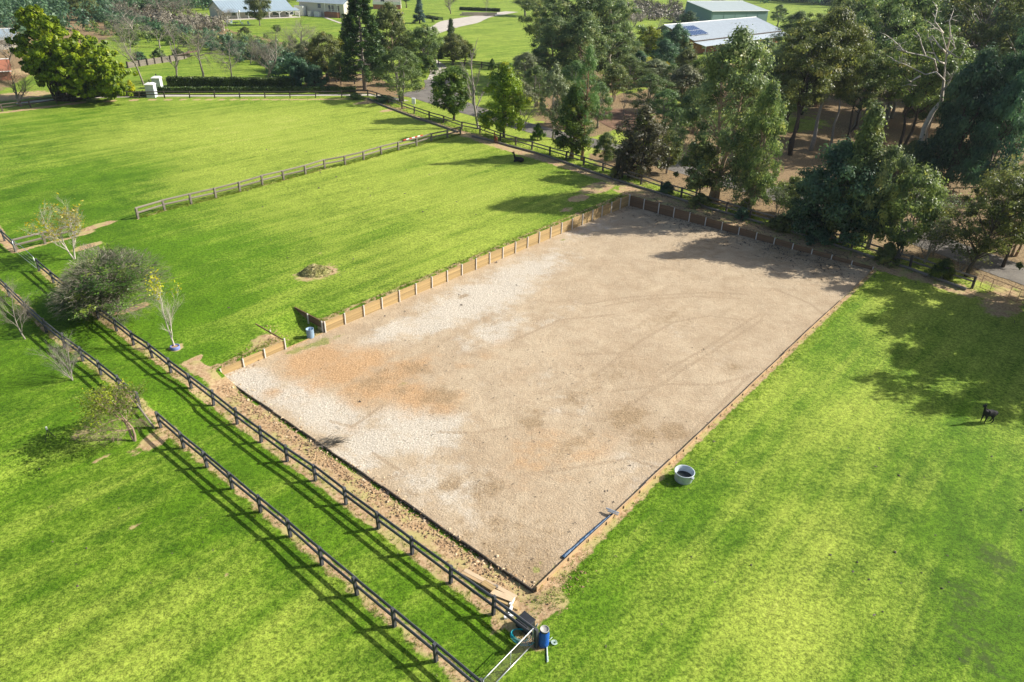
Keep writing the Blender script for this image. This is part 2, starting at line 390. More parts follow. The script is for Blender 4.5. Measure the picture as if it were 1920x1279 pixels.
for x0, y0, v in dp:
    r = np.hypot(x0, y0) * .06 + 1; wgt = 1 / (((X - x0) ** 2 + (Y - y0) ** 2) / r ** 2 + .5) ** 1.6; num += wgt * v; den += wgt
dry = num / den
# fences, as surveyed post feet
L1 = [(-60,478),(-20,519),(18,556),(54,592),(88,624),(122,652),(156,677),(190,703),(226,733),(262,764),(302,802),(345,840),(389,876),(436,916),(489,960),(545,1006),(604,1059),(670,1115),(740,1174),(818,1239),(900,1309)]
L2top = [(-28,397),(9,452),(30,472)]
L2 = [(74,508),(101,531),(130,554),(158,575),(185,597),(219,621),(251,647),(286,671),(321,699),(359,728),(401,760),(445,795),(490,829),(539,865),(592,901),(649,945),(710,991),(773,1039),(845,1093),(925,1152),(1005,1213)]
MF = [(259,410),(309,394.5),(359,382.5),(405,371),(450,359.5),(492,347.5),(532,337.5),(573,327),(609,316),(647,309),(682,300),(715,290),(747,282),(781,274),(809,265),(839,259),(863,252)]
MFw = [(30,472),(85,457),(141,443)]
KF = [(690,181),(707,186),(728,194),(754,205),(777,213),(805,223),(832,231),(866,243),(900,250),(938,264),(967,272),(997,281),(1031,291),(1061,300),(1094,311),(1130,322),(1166,334),(1202,346),(1239,359),(1277,370),(1318,384),(1361,398),(1404,412),(1450,424),(1497,438),(1545,452),(1596,468),(1651,485),(1706,501),(1762,520),(1822,541)]
KL = [(-40,218),(5,209),(58,202),(107,194),(160,189),(215,186),(262,184.5),(309,184),(356,184),(403,184),(450,184),(497,184),(544,184),(592,183.5),(641,183),(690,181)]
dirt = np.zeros(len(V)); weed = np.zeros(len(V)); litter = np.zeros(len(V))
def strip(pts, wd, amp=1., off=(0, 0)):
    global dirt
    P = gp([(a + off[0], b_ + off[1]) for a, b_ in pts]); d = seg_dist(X, Y, P); dirt = np.maximum(dirt, amp * np.clip(1 - d / (2 * wd), 0, 1))
strip(L1, .36, .82, (5, -3)); strip(L2, .42, .86, (6, -2)); strip(L2top, .4); strip(KL, .5, 1, (0, 3)); strip(MF, .22, .75); strip(MFw, .3, .9)
strip(KF[7:], 1.3, .9, (-12, 6)); strip(KF[:9], .8, .9, (-5, 4))
s_, t_ = st(X, Y)
dirt = np.maximum(dirt, np.where((s_ > 0) & (s_ < LEN) & (t_ < 0), np.clip(1.15 - (-t_) / 1.0, 0, 1) * np.interp(s_, [0, 30, LEN], [.95, .85, 1.3]) * (1 - ((s_ > S1) & (s_ < S2)) * .6), 0))
dirt = np.maximum(dirt, np.where((s_ > -.1) & (s_ < LEN) & (t_ > WID - .1), np.clip(1 - (t_ - WID) / np.interp(s_, [0, 5, 12, LEN], [1.5, 1.0, .75, .6]), 0, 1), 0))
dirt = np.maximum(dirt, np.where((t_ > -2.6) & (t_ < WID + 1) & (s_ < 0), np.clip(1.35 - (-s_) / 1.6, 0, 1.2), 0))
dirt = np.maximum(dirt, np.where((t_ > -2) & (t_ < WID + 2.) & (s_ > LEN), np.clip(1.3 - (s_ - LEN) / 3, 0, 1.2), 0))
for a in [(185,423,1.6,.5,1.1),(160,437,1.2,.4,1),(163,462,1.5,.6,.9),(252,578,1.3,.45,1.),(228,585,.8,.5,.9),(595,512,2.1,1.5,.85),(503,640,1.1,1.1,.95),(598,612,.8,.8,.85),(1018,1112,.9,1.2,1.0),(1060,393,1.6,1.,.6),(1085,372,2,1.,.8),
          (1120,352,3,1.6,.9),(330,652,.5,.5,1),(285,830,1.0,.7,.8),(300,815,1.,.7,.9),(255,845,.9,.6,.6),(965,1112,1.3,1.,.9),(945,1165,1.2,.45,.7),(1880,565,4,1.5,.9),(700,190,4,1.2,1),(740,205,3.5,1.,.9),
          (150,812,1,.6,.6),(190,858,.7,.3,.7),(250,985,.7,.25,.65),(100,950,.7,.25,.55),(30,180,6,4,.9),(-20,140,14,5,.9),(1350,125,7,3,1.1),(1440,112,9,2,.9),(470,46,12,2,.9),
          (560,476,.3,.15,.8),(655,458,.3,.2,.7),(1730,730,.5,.2,.8),(1325,590,0.1,.1,0),(600,475,.5,.2,.6),(420,1075,.2,.2,.8),(445,1078,.3,.2,.7)]:
    dirt = np.maximum(dirt, blob(X, Y, *a))
for a in [(1870,1050,1.4,1.2,.8),(1810,1120,1.8,1.3,.7),(1800,1180,1.4,1.2,.6),(1840,1230,1.4,1.4,.7),(1640,745,.5,.4,.6),(1510,1070,.4,.4,.75),(620,1090,.4,.3,.6),(1470,1115,.4,.3,.5),(600,1165,.3,.3,.4),(1480,1010,.3,.3,.45)]:
    weed = np.maximum(weed, blob(X, Y, *a))
litter = inpoly(X, Y, gp([(985,264),(1180,338),(1500,432),(1830,533),(1925,560),(2300,520),(2400,200),(2000,60),(1640,150),(1470,170),(1390,150),(1300,120),(1180,135),(1100,130),(1010,150),(1000,230)]), 4) * .9
litter = np.maximum(litter, inpoly(X, Y, gp([(580,150),(620,136),(700,140),(760,175),(800,160),(790,185),(700,178),(640,172),(560,170)]), 2))
litter = np.maximum(litter, inpoly(X, Y, gp([(-400,150),(0,170),(230,60),(330,60),(480,105),(560,140),(600,95),(400,50),(240,5),(-400,20)]), 4))
for a in [(1110,275,8,2.2,.8),(1020,262,8,2,.8),(1160,250,6,2,.5),(1180,170,7,2.,.6),(1390,225,6,4,.9),(1480,235,10,3,.5),(1640,200,10,3,.4),(1210,290,2,1.5,.4),(1480,410,3,.7,.6),(1610,450,3,.7,.6),(1745,495,2,1.,.7),(1850,480,4,1,.4),(1280,195,7,3,.7),(1440,195,12,5,.9),(1320,345,3,.8,.5),(1540,235,6,2,.3)]:
    litter = litter - blob(X, Y, *a)
def setattrs(me, d):
    for k, v in d.items():
        at = me.attributes.new(k, 'FLOAT', 'POINT'); at.data.foreach_set('value', np.asarray(v, np.float32))
me = grid_mesh('ground', V, F, MAT['grass_ground']); setattrs(me, dict(dry=dry, dirt=dirt, weed=weed, litter=litter))
tag(link('ground', me), kind='structure', label='green and yellowing paddock grass with bare earth strips under the fences')

# arena surface
na, nb_ = int(LEN / .22), int(WID / .22)
u = np.linspace(0.0, LEN, na); v = np.linspace(0.0, WID, nb_); AS, AT = np.meshgrid(u, v, indexing='ij'); ax, ay = xy(AS, AT)
az = .012 * np.sin(ax * 1.3 + ay * .7) + .01 * np.sin(ay * 2.1 - ax * .4)
VA = np.stack([ax, ay, az], -1).reshape(-1, 3); ii, jj = np.meshgrid(np.arange(na - 1), np.arange(nb_ - 1), indexing='ij'); a0 = (ii * nb_ + jj).ravel()
FA = np.stack([a0, a0 + 1, a0 + nb_ + 1, a0 + nb_], 1)[:, ::-1]
X2, Y2 = VA[:, 0], VA[:, 1]
def acc(l):
    r = np.zeros(len(X2))
    for a in l: r = np.maximum(r, blob(X2, Y2, *a))
    return r
pale = acc([(480,715,1.5,3,.9),(560,740,2,2,.9),(620,775,1.8,3.5,.9),(700,830,3,2,.85),(780,800,3,3.5,.85),(660,860,1.5,2,.75),(800,900,2,3,.6),(850,920,3,3,.55),(820,600,5,2,.8),(900,560,7,3,.95),(980,510,7,2.5,.8),(740,620,3.5,1.5,.8),(930,620,4,2,.7),(1100,430,6,2,.6),
            (1190,870,3,3,.45),(1060,770,3,2.,.45),(1020,600,6,2,.4),(1300,640,5,5,.3),(900,1000,2,3,.4),(1000,700,5,4,.35),(1230,900,1.5,1,.6)])
orange = acc([(590,675,3,2,1.),(650,690,4,2,1),(700,730,2.5,2.5,.9),(780,745,2,2.5,.9),(830,760,2,1.2,.85),(570,700,1.5,1,.8),(510,735,.8,.9,.75),(740,700,4,2,.8),(560,655,2,1,.7),(1020,840,3,2.5,.6),(1100,850,3.5,1.5,.6),(1000,870,2,2,.55),(960,900,2,2,.4),(900,670,5,1.2,.5),(1000,690,5,1,.45),(660,800,.7,.7,.6)])
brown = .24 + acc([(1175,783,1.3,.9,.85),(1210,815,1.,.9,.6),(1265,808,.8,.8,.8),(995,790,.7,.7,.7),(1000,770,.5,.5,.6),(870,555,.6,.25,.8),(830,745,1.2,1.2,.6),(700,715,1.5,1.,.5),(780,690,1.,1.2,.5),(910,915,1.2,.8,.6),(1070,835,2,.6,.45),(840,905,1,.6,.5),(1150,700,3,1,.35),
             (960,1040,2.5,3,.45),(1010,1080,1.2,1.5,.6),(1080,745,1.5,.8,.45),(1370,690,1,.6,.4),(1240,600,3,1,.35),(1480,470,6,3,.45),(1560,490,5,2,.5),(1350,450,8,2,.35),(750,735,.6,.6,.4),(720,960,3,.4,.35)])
green = acc([(560,655,1.6,.7,.6),(600,643,1.6,.6,.7),(635,632,1.,.4,.55),(1090,440,1,.4,.5),(1055,450,.8,.3,.55),(1005,1068,.25,.25,.8),(1015,1053,.15,.15,.7),(755,718,.5,.5,.5),(1530,600,1.2,.5,.4)]) 
sa2, ta2 = st(X2, Y2); green = np.maximum(green, np.clip(.62 - (WID - ta2) / .9, 0, .5))
track = np.zeros(len(X2))
for l in [[(1100,570),(1170,558),(1260,552),(1340,548),(1400,552)],[(1130,575),(1200,562),(1300,556),(1390,560)],[(1120,700),(1200,640),(1260,605),(1330,592),(1390,600)],[(1240,700),(1320,655),(1390,610),(1420,592)],[(1180,760),(1270,700),(1350,650),(1430,600)],
          [(1080,665),(1170,662)],[(1140,735),(1260,720),(1340,722),(1420,700)],[(820,810),(890,812),(960,800)],[(700,850),(760,890),(700,905)],[(1280,860),(1350,790),(1420,720),(1480,650)],[(1260,850),(1340,770),(1410,700)],[(960,640),(1050,600),(1150,590)],[(1450,540),(1520,570),(1545,590)],[(980,890),(1060,880),(1180,860),(1250,880)],[(1380,480),(1500,500),(1600,510)],[(620,790),(660,800),(720,760)]]:
    track = np.maximum(track, np.clip(1.0 - seg_dist(X2, Y2, gp(l)) / .28, 0, 1) * 1.0)
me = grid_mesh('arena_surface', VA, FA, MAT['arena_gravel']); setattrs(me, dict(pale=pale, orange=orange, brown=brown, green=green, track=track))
tag(link('riding_arena_surface', me), kind='structure', label='pale gravel and sand riding arena with orange and brown patches')

# roads as sheets on the ground
def ribbon(name, pts, wd, mat, lift, label, n=6):
    P = [Vector(tuple(G(a, b_))[:2]) for a, b_ in pts]; Q = []
    for i in range(len(P) - 1):
        p0 = P[max(i - 1, 0)]; p1 = P[i]; p2 = P[i + 1]; p3 = P[min(i + 2, len(P) - 1)]
        for k in range(n):
            t = k / n; Q.append(.5 * ((2 * p1) + (p2 - p0) * t + (2 * p0 - 5 * p1 + 4 * p2 - p3) * t * t + (3 * p1 - p0 - 3 * p2 + p3) * t ** 3))
    Q.append(P[-1]); mb = MB(); v = []
    if not hasattr(wd, '__len__'): wd = [wd] * len(pts)
    for i, q in enumerate(Q):
        d = (Q[min(i + 1, len(Q) - 1)] - Q[max(i - 1, 0)]).normalized(); nn = Vector((-d.y, d.x)); ww = np.interp(i / n, range(len(pts)), wd) * random.uniform(.96, 1.04)
        for sgn in (1, 0, -1): c = q + nn * ww / 2 * sgn; v.append((c.x, c.y, gz(c.x, c.y) + lift))
    mb.add(v, [(i * 3 + j, i * 3 + j + 1, i * 3 + j + 4, i * 3 + j + 3) for i in range(len(Q) - 1) for j in (0, 1)])
    me = mb.mesh(name, MAT[mat], True); return tag(link(name, me), kind='structure', label=label)
ribbon('access_road', [(770,172),(800,178),(850,196),(900,212),(960,230),(1020,247),(1110,268),(1180,285),(1265,310),(1350,335),(1450,362),(1540,390),(1625,412),(1740,452),(1850,492),(1960,530),(2150,600)], [9,8,6.5,5,4.5,4.5,4.5,4.5,5,5,5,5,5,5,5,5,5], 'road_gravel', .03, 'grey gravel access road curving behind the trees')
ribbon('access_road_spur', [(830,190),(826,166),(818,150)], [7,6,5], 'road_gravel', .035, 'grey road stub turning up behind the light green tree')
ribbon('concrete_driveway', [(822,150),(826,135),(818,124),(800,112)], [4.5,4.5,4.5,4.5], 'drive_concrete', .04, 'short pale concrete drive behind the olive trees')
ribbon('house_driveway', [(800,64),(830,52),(860,42),(905,31),(960,22)], [6,8,14,8,6], 'drive_concrete', .04, 'pale concrete driveway curving to the white houses')
ribbon('garden_footpath', [(590,24),(610,33),(640,44)], 1.2, 'drive_concrete', .04, 'narrow stepping path across the house lawn')
ribbon('hedge_path', [(30,194),(150,184),(300,180),(450,179.5),(600,178.5),(700,179),(760,190)], 1.6, 'drive_concrete', .03, 'pale path running between the far fence and the clipped hedges')
ribbon('mulch_bed', [(1130,205),(1160,222),(1195,245)], [7,9,6], 'mulch', .05, 'brown mulched bed beside the access road')

# ------------------------------------------------------------------ fences
def chamfer_post(w_, name, mat, round_=False):
    mb = MB(); h = 1.
    if round_: mb.lathe([(w_ / 2, -.25), (w_ / 2, .97), (w_ * .36, 1.0)], 10, cap=True)
    else:
        q = w_ / 2; c = q * .8
        mb.hexa([(-q,-q,-.2),(q,-q,-.2),(q,q,-.2),(-q,q,-.2),(-q,-q,.96),(q,-q,.96),(q,q,.96),(-q,q,.96)])
        mb.hexa([(-q,-q,.9601),(q,-q,.9601),(q,q,.9601),(-q,q,.9601),(-c,-c,1),(c,-c,1),(c,c,1),(-c,c,1)])
    return mb.mesh(name, MAT[mat])
def rail_mesh(r, name, mat, flat=1.):
    mb = MB(); mb.tube([(0, 0, 0), (1, 0, 0)], r, 8); me = mb.mesh(name, MAT[mat])
    return me
PM = {}
def fence(pts, name, label, ph, rails, pw, rr, pmat, rmat, group=None, round_post=False, rail_off=0., skip=(), close=False, cap=False):
    key = (pw, pmat, round_post)
    if key not in PM: PM[key] = chamfer_post(pw, 'post', pmat, round_post)
    kr = (rr, rmat)
    if kr not in PM: PM[kr] = rail_mesh(1., 'rail', rmat)
    P = [G(a, b_) for a, b_ in pts]; base = P[len(P) // 2].copy()
    t = thing(name, base, label, 'fence', group)
    for i, p in enumerate(P):
        j = min(i, len(P) - 2); d = P[j + 1] - P[j]; ang = math.atan2(d.y, d.x)
        lean = Matrix.Rotation(random.gauss(0, .03), 4, 'X') @ Matrix.Rotation(random.gauss(0, .03), 4, 'Y')
        o = link('post', PM[key], t, mw=Matrix.Translation(p - base) @ Matrix.Rotation(ang, 4, 'Z') @ lean @ Matrix.Diagonal((1, 1, ph * random.uniform(.98, 1.03), 1)))
    for i in range(len(P) - 1):
        if i in skip: continue
        d = (P[i + 1] - P[i]).normalized(); nrm = Vector((-d.y, d.x, 0)) * rail_off
        for h in rails:
            z0 = h * ph + random.gauss(0, .022); z1 = h * ph + random.gauss(0, .022)
            link('rail', PM[kr], t, mw=span(P[i] - base + Vector((0, 0, z0)) + nrm - d * .04, P[i + 1] - base + Vector((0, 0, z1)) + nrm + d * .04, rr[0], rr[1]))
    return t
RL = (.055, .085)
fence(L1[:10], 'paddock_fence', 'dark two rail fence on the outer left side of the grass lane, upper stretch', 1.12, (.86, .48), .14, RL, 'black_rail', 'black_rail', 'dark rail fences along the lane', rail_off=.02)
fence(L1[10:], 'paddock_fence', 'dark two rail fence on the outer lane side from the gnarled tree to the gate', 1.12, (.86, .48), .14, RL, 'black_rail', 'black_rail', 'dark rail fences along the lane', rail_off=.02)
fence(L2[:], 'paddock_fence', 'dark two rail fence between the grass lane and the riding arena', 1.12, (.86, .48), .14, RL, 'black_rail', 'black_rail', 'dark rail fences along the lane', rail_off=.02)
fence(L2top, 'paddock_fence', 'dark two rail fence piece at the left picture edge above the timber corner post', 1.12, (.86, .48), .14, RL, 'black_rail', 'black_rail', 'dark rail fences along the lane')
fence(MF, 'timber_fence', 'weathered grey timber post and rail fence dividing the two upper paddocks', 1.1, (.93, .5), .19, (.06, .10), 'grey_timber', 'grey_timber', 'weathered timber fences', rail_off=.05)
fence(MFw, 'timber_fence', 'short weathered timber fence behind the yellow leaved tree at the lane corner', 1.1, (.93, .5), .19, (.06, .10), 'grey_timber', 'grey_timber', 'weathered timber fences', rail_off=.05)
fence(KF, 'timber_fence', 'long dark timber fence between the paddock and the tree lined road', 1.15, (.9, .5), .18, (.05, .085), 'dark_timber', 'grey_timber', 'weathered timber fences', rail_off=.05)
fence(KL, 'timber_fence', 'timber fence along the far edge of the upper paddock in front of the hedges', 1.15, (.9, .5), .17, (.05, .08), 'dark_timber', 'dark_timber', 'weathered timber fences', rail_off=.05)
fence([(822,121),(850,121),(871,124),(903,127),(935,132),(965,138),(995,146),(1030,153)], 'timber_fence', 'dark rail fence below the bright far lawn behind the lime green trees', 1.3, (.9, .5), .2, (.06, .09), 'dark_timber', 'dark_timber', 'weathered timber fences')
fence([(545,155),(583,152),(617,153),(631,155),(665,158)], 'timber_fence', 'dark rail fence beneath the hoop pine', 1.5, (.9, .5), .2, (.05, .07), 'dark_timber', 'dark_timber', 'weathered timber fences')
# long sleeper log kerb on the paddock side of the road fence
def kerb(pts, label, r=.13):
    P = [G(a, b_) for a, b_ in pts]; t = thing('log_kerb', P[0], label, 'kerb'); me = rail_mesh(1., 'log', 'grey_timber')
    for i in range(len(P) - 1):
        link('log', me, t, mw=span(P[i] - P[0] + Vector((0, 0, r)), P[i + 1] - P[0] + Vector((0, 0, r)) - (P[i + 1] - P[i]).normalized() * .05, r, r))
kerb([(690,186),(718,199),(750,211),(785,224),(822,236),(860,249)], 'low grey log kerb on the ground below the road fence, left of the fence junction')
kerb([(885,257),(925,266),(960,276),(1005,288),(1060,306),(1110,324),(1160,341),(1200,353),(1250,368),(1300,383),(1350,398),(1400,412),(1450,426),(1500,441),(1550,457),(1600,472),(1647,488),(1700,504),(1760,526),(1812,545)], 'long low grey log kerb on the ground below the road fence, from the junction to the wire gate')

# ------------------------------------------------------------------ retaining walls and edging
def W3(s, t, z=0.): x, y = xy(s, t); return Vector((float(x), float(y), z))
unit_plank = MB(); unit_plank.box((.5, 0, .5), (1, 1, 1)); unit_plank = unit_plank.mesh('sleeper', MAT['sleeper_pine'])
post_me = MB(); post_me.box((0, 0, .5), (.075, .09, 1.0)); post_me = post_me.mesh('steel_post', MAT['steel_post'])
def wall(label, p_of, marks, hfun, side, name='retaining_wall', th=.06, ph=.2, mat=None):
    """marks: positions of the posts along the line; p_of(u) -> ground point; side = unit vector to the visible face"""
    base = p_of(marks[0]); t = thing(name, base, label, 'retaining wall', 'pine sleeper retaining walls round the arena')
    for a, b_ in zip(marks[:-1], marks[1:]):
        p0, p1 = p_of(a) - base, p_of(b_) - base; h = hfun((a + b_) / 2) + .05; n = max(1, int(math.ceil(h / ph)))
        for k in range(n):
            z0 = k * ph - (n * ph - h) if k else -.12; z1 = (k + 1) * ph - (n * ph - h)
            off = side * random.uniform(-.008, .008); d = (p1 - p0).normalized() * .012
            mm = span(p0 + off + d + Vector((0, 0, z0)), p1 + off - d + Vector((0, 0, z0)), th, 1)
            for i in range(3): mm[i][2] *= (z1 - z0 - .012)
            sp = link('sleeper', unit_plank, t, mw=mm)
            if mat: sp.material_slots[0].link = 'OBJECT'; sp.material_slots[0].material = MAT[mat]
    ang = math.atan2(*(p_of(marks[-1]) - p_of(marks[0])).yx)
    for a in marks:
        h = hfun(a) + .10
        link('post', post_me, t, mw=Matrix.Translation(p_of(a) - base + side * .07 + Vector((0, 0, -.1))) @ Matrix.Rotation(ang, 4, 'Z') @ Matrix.Diagonal((1, 1, h + .1, 1)))
es3 = Vector((*ES, 0)); et3 = Vector((*ET, 0))
hab = lambda s: float(np.interp(s, [0, S2, LEN], [.45, .82, 1.2]))
m1 = list(np.linspace(0.05, S1 - .05, 4)); n2 = int(round((LEN - S2) / 1.8)); m2 = list(np.linspace(S2 + .05, LEN - .08, n2 + 1))
wall('short pine sleeper retaining wall at the near left corner of the arena', lambda s: W3(s, .02), m1, hab, et3)
wall('long sunlit pine sleeper retaining wall along the upper left side of the arena', lambda s: W3(s, .02), m2, hab, et3)
plain('sleeper_shaded', (.17, .105, .06), .85, .5, 2.2)  # darker sleepers for far and wing walls, their shade put into the colour
hbc = lambda t: float(np.interp(t, [0, WID], [1.2, .25]))
wall('shaded pine sleeper retaining wall at the far end of the arena below the road fence', lambda t: W3(LEN - .02, t), list(np.linspace(.15, WID - .1, 15)), hbc, -es3, mat='sleeper_shaded')
hw = lambda s0: (lambda u: hab(s0) * (1 - (max(u - 1.3, 0) / (RAMP - .7)) ** 2 * (3 - 2 * max(u - 1.3, 0) / (RAMP - .7))) + .0)
def wing(s0, side, label):
    base = W3(s0, 0); t = thing('wing_wall', base, label, 'retaining wall', 'pine sleeper retaining walls round the arena')
    us = np.linspace(0.1, RAMP, 3); f = hw(s0)
    for a, b_ in zip(us[:-1], us[1:]):
        tot = hab(s0) + .05
        for k in range(4):
            z0, z1 = tot - (k + 1) * .2, tot - k * .2 - .01
            lo_a = f(a); 
            if z1 < tot - (hab(s0) - (hab(s0) - f(a))) - .05: continue
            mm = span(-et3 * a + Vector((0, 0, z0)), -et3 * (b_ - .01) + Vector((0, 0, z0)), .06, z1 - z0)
            sp = link('sleeper', unit_plank, t, mw=mm); sp.material_slots[0].link = 'OBJECT'; sp.material_slots[0].material = MAT['sleeper_shaded']
    for a in us[:-1]:
        link('post', post_me, t, mw=Matrix.Translation(-et3 * a + side * .08 + Vector((0, 0, -.1))) @ Matrix.Rotation(ROT, 4, 'Z') @ Matrix.Diagonal((1, 1, hab(s0) + .2, 1)))
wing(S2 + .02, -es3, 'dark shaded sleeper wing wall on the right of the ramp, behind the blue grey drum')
wing(S1 - .02, es3, 'low sleeper wing wall on the left of the grassy ramp')
# timber threshold across the ramp mouth
t = thing('ramp_sill', W3(S1, 0), 'thin timber sill board across the foot of the grassy ramp', 'board')
link('board', unit_plank, t, mw=span(Vector((0, 0, -.06)) + es3 * .1, es3 * (S2 - S1 - .1) + Vector((0, 0, -.06)), .05, .09))
edge_me = MB(); edge_me.box((.5, 0, .5), (1, 1, 1)); edge_me = edge_me.mesh('edging_board', MAT['edge_board'])
def edging(label, p0, p1, n, zb, zt, gaps=(), mat=None):
    base = p0; t = thing('timber_edging', base, label, 'edging'); d = p1 - p0
    L = d.length; dn = d / L; cuts = [0] + sorted(random.uniform(-.1, .1) + L * i / n for i in range(1, n)) + [L]; sd_ = Vector((-dn.y, dn.x, 0))
    for i in range(n):
        if i in gaps: continue
        zz = random.gauss(0, .012)
        mm = span(dn * (cuts[i] + .01) + Vector((0, 0, zb)) + sd_ * random.gauss(0, .015), dn * (cuts[i + 1] - .01) + Vector((0, 0, zb)) + sd_ * random.gauss(0, .015), .055, zt - zb + zz)
        bo = link('board', edge_me, t, mw=mm)
        if mat: bo.material_slots[0].link = 'OBJECT'; bo.material_slots[0].material = MAT[mat]
    for i in range(0, n * 2):
        p = dn * (L * (i + .5) / (n * 2)); pg = link('peg', post_me, t, mw=Matrix.Translation(p + Vector((0, 0, zb)) + sd_ * (-.07)) @ Matrix.Diagonal((.5, .5, zt - zb - .03, 1))); pg.material_slots[0].link = 'OBJECT'; pg.material_slots[0].material = MAT['dark_timber']
edging('low timber edging along the lane side of the arena, casting a thin dark shadow', W3(.03, .12), W3(.03, WID), 18, -.35, .05, mat='dark_timber')  # dark material puts the outer face's shade into the board colour
edging('thin tan timber edging along the grass side of the arena', W3(0.1, WID + .03), W3(LEN - 8.6, WID + .03), 13, -.2, .25)
edging('short timber edging length at the shaded far right corner of the arena', W3(LEN - 6.3, WID + .03), W3(LEN - .2, WID + .03), 3, -.2, .25)

# ------------------------------------------------------------------ trees
def quads(c, s, asp=.5, upb=.35, rs=RS, out=None):
    n = len(c); a = rs.normal(size=(n, 3)); nn = rs.normal(size=(n, 3))
    if out is not None: nn = nn * .42 + out; nn[:, 2] += upb * .8
    else: nn[:, 2] = np.abs(nn[:, 2]) + upb
    nn /= np.linalg.norm(nn, axis=1, keepdims=True); a -= nn * (a * nn).sum(1, keepdims=True); a /= np.linalg.norm(a, axis=1, keepdims=True)
    b_ = np.cross(nn, a); s = np.asarray(s).reshape(-1, 1) * np.ones((n, 1))
    v = np.stack([c - a * s, c + b_ * s * asp, c + a * s, c - b_ * s * asp], 1).reshape(-1, 3)
    return v
def quadmesh(name, v, mat):
    f = np.arange(len(v), dtype=np.int32).reshape(-1, 4); me = grid_mesh(name, v, f, mat); return me
LD = [None]
def clump_leaves(cs, rad, n, size, flat=.75, rs=RS, shell=.45):
    out = []; dirs = []; mid = np.asarray(cs).mean(0)
    for c, r in zip(cs, rad):
        k = int(n * (.7 + .6 * rs.rand())); d = rs.normal(size=(k, 3)); d /= np.linalg.norm(d, axis=1, keepdims=True)
        rr = r * (shell + (1 - shell) * rs.rand(k, 1)) * (1 + .25 * rs.normal(size=(k, 1)))
        p = c + d * rr * np.array([1, 1, flat]); out.append(p); o_ = np.asarray(c) - mid; dirs.append(d + .35 * o_ / (np.linalg.norm(o_) + 1e-6))
    p = np.concatenate(out); LD[0] = np.concatenate(dirs); return p, size * (.6 + .8 * rs.rand(len(p)))
ENV = {'round': lambda u: np.sqrt(np.clip(1 - (2 * u - 1) ** 2, 0, 1)), 'cone': lambda u: (1 - u) ** .8 * .95 + .06, 'col': lambda u: np.clip(np.minimum(u * 5 + .45, (1 - u) * 2.6 + .12), 0, 1),
       'euc': lambda u: np.clip(np.sqrt(np.clip(1 - (1.6 * u - .85) ** 2 * 1.1, 0, 1)), .1, 1), 'bush': lambda u: np.sqrt(np.clip(1 - u ** 2, 0.02, 1)), 'egg': lambda u: np.clip(np.sqrt(np.clip(1 - (1.5 * u - .45) ** 2, 0, 1)), .06, 1)}
def crown_tree(seed, H, R, cb, nc, cr, nl, ls, env='round', bark='bark_grey', leaf='leaf_mid', tr=None, multi=1, flat=.75, shell=.45, limbs=True, asp=.5, upb=.35):
    """unit tree of height H and crown radius R: returns trunk mesh and crown mesh"""
    rs = np.random.RandomState(seed); rnd = random.Random(seed); E_ = ENV[env]; tr = tr or H * .022
    u = rs.rand(nc) ** .9; th = rs.rand(nc) * 6.283 + np.arange(nc) * 2.4; rho = R * E_(u) * (.35 + .65 * rs.rand(nc) ** .6)
    rho = np.maximum(rho - cr * .5, 0) ; z = cb + (H - cb - cr * .6) * u
    lob = 1 + .18 * np.sin(th * 2 + seed) + .12 * np.sin(th * 5 + seed * 2)
    cs = np.stack([rho * lob * np.cos(th), rho * lob * np.sin(th), z], 1); rad = cr * (.6 + .7 * rs.rand(nc))
    p, s = clump_leaves(cs, rad, nl, ls, flat, rs, shell); crown = quadmesh('crown', quads(p, s, asp, upb, rs, LD[0]), MAT[leaf])
    mb = MB(); tips = cs[np.argsort(-cs[:, 2])]
    for q in range(multi):
        aa = 6.283 * q / multi + seed; sp = R * .28 * (multi > 1); pts = [Vector((math.cos(aa) * tr * (multi > 1), math.sin(aa) * tr * (multi > 1), -.3))]
        n = 7; top = H * (.86 if env in ('cone', 'col', 'egg') else .74)
        for i in range(1, n + 1):
            f = i / n; pts.append(Vector((math.cos(aa) * sp * f + rnd.gauss(0, R * .035), math.sin(aa) * sp * f + rnd.gauss(0, R * .035), top * f)))
        rr = [tr * (1.25 if i == 0 else (1 - .82 * i / n)) / (multi ** .4) for i in range(n + 1)]; mb.tube(pts, rr, 8)
        if limbs:
            for c in cs[q::multi][::(1 if nc < 70 else 2)]:
                f = min(max((c[2] - math.hypot(c[0], c[1]) * .75) / top, .18), .96); i = min(int(f * n), n - 1); g = f * n - i
                p0 = pts[i].lerp(pts[i + 1], g); c = Vector(c); r0 = max(rr[i] * .42, .015); mid = p0.lerp(c, .5) + Vector((rnd.gauss(0, .1), rnd.gauss(0, .1), .06 * (c - p0).length)) 
                mb.tube([p0, mid, c], [r0, r0 * .6, r0 * .2], 4, False)
    return mb.mesh('trunk', MAT[bark], True), crown
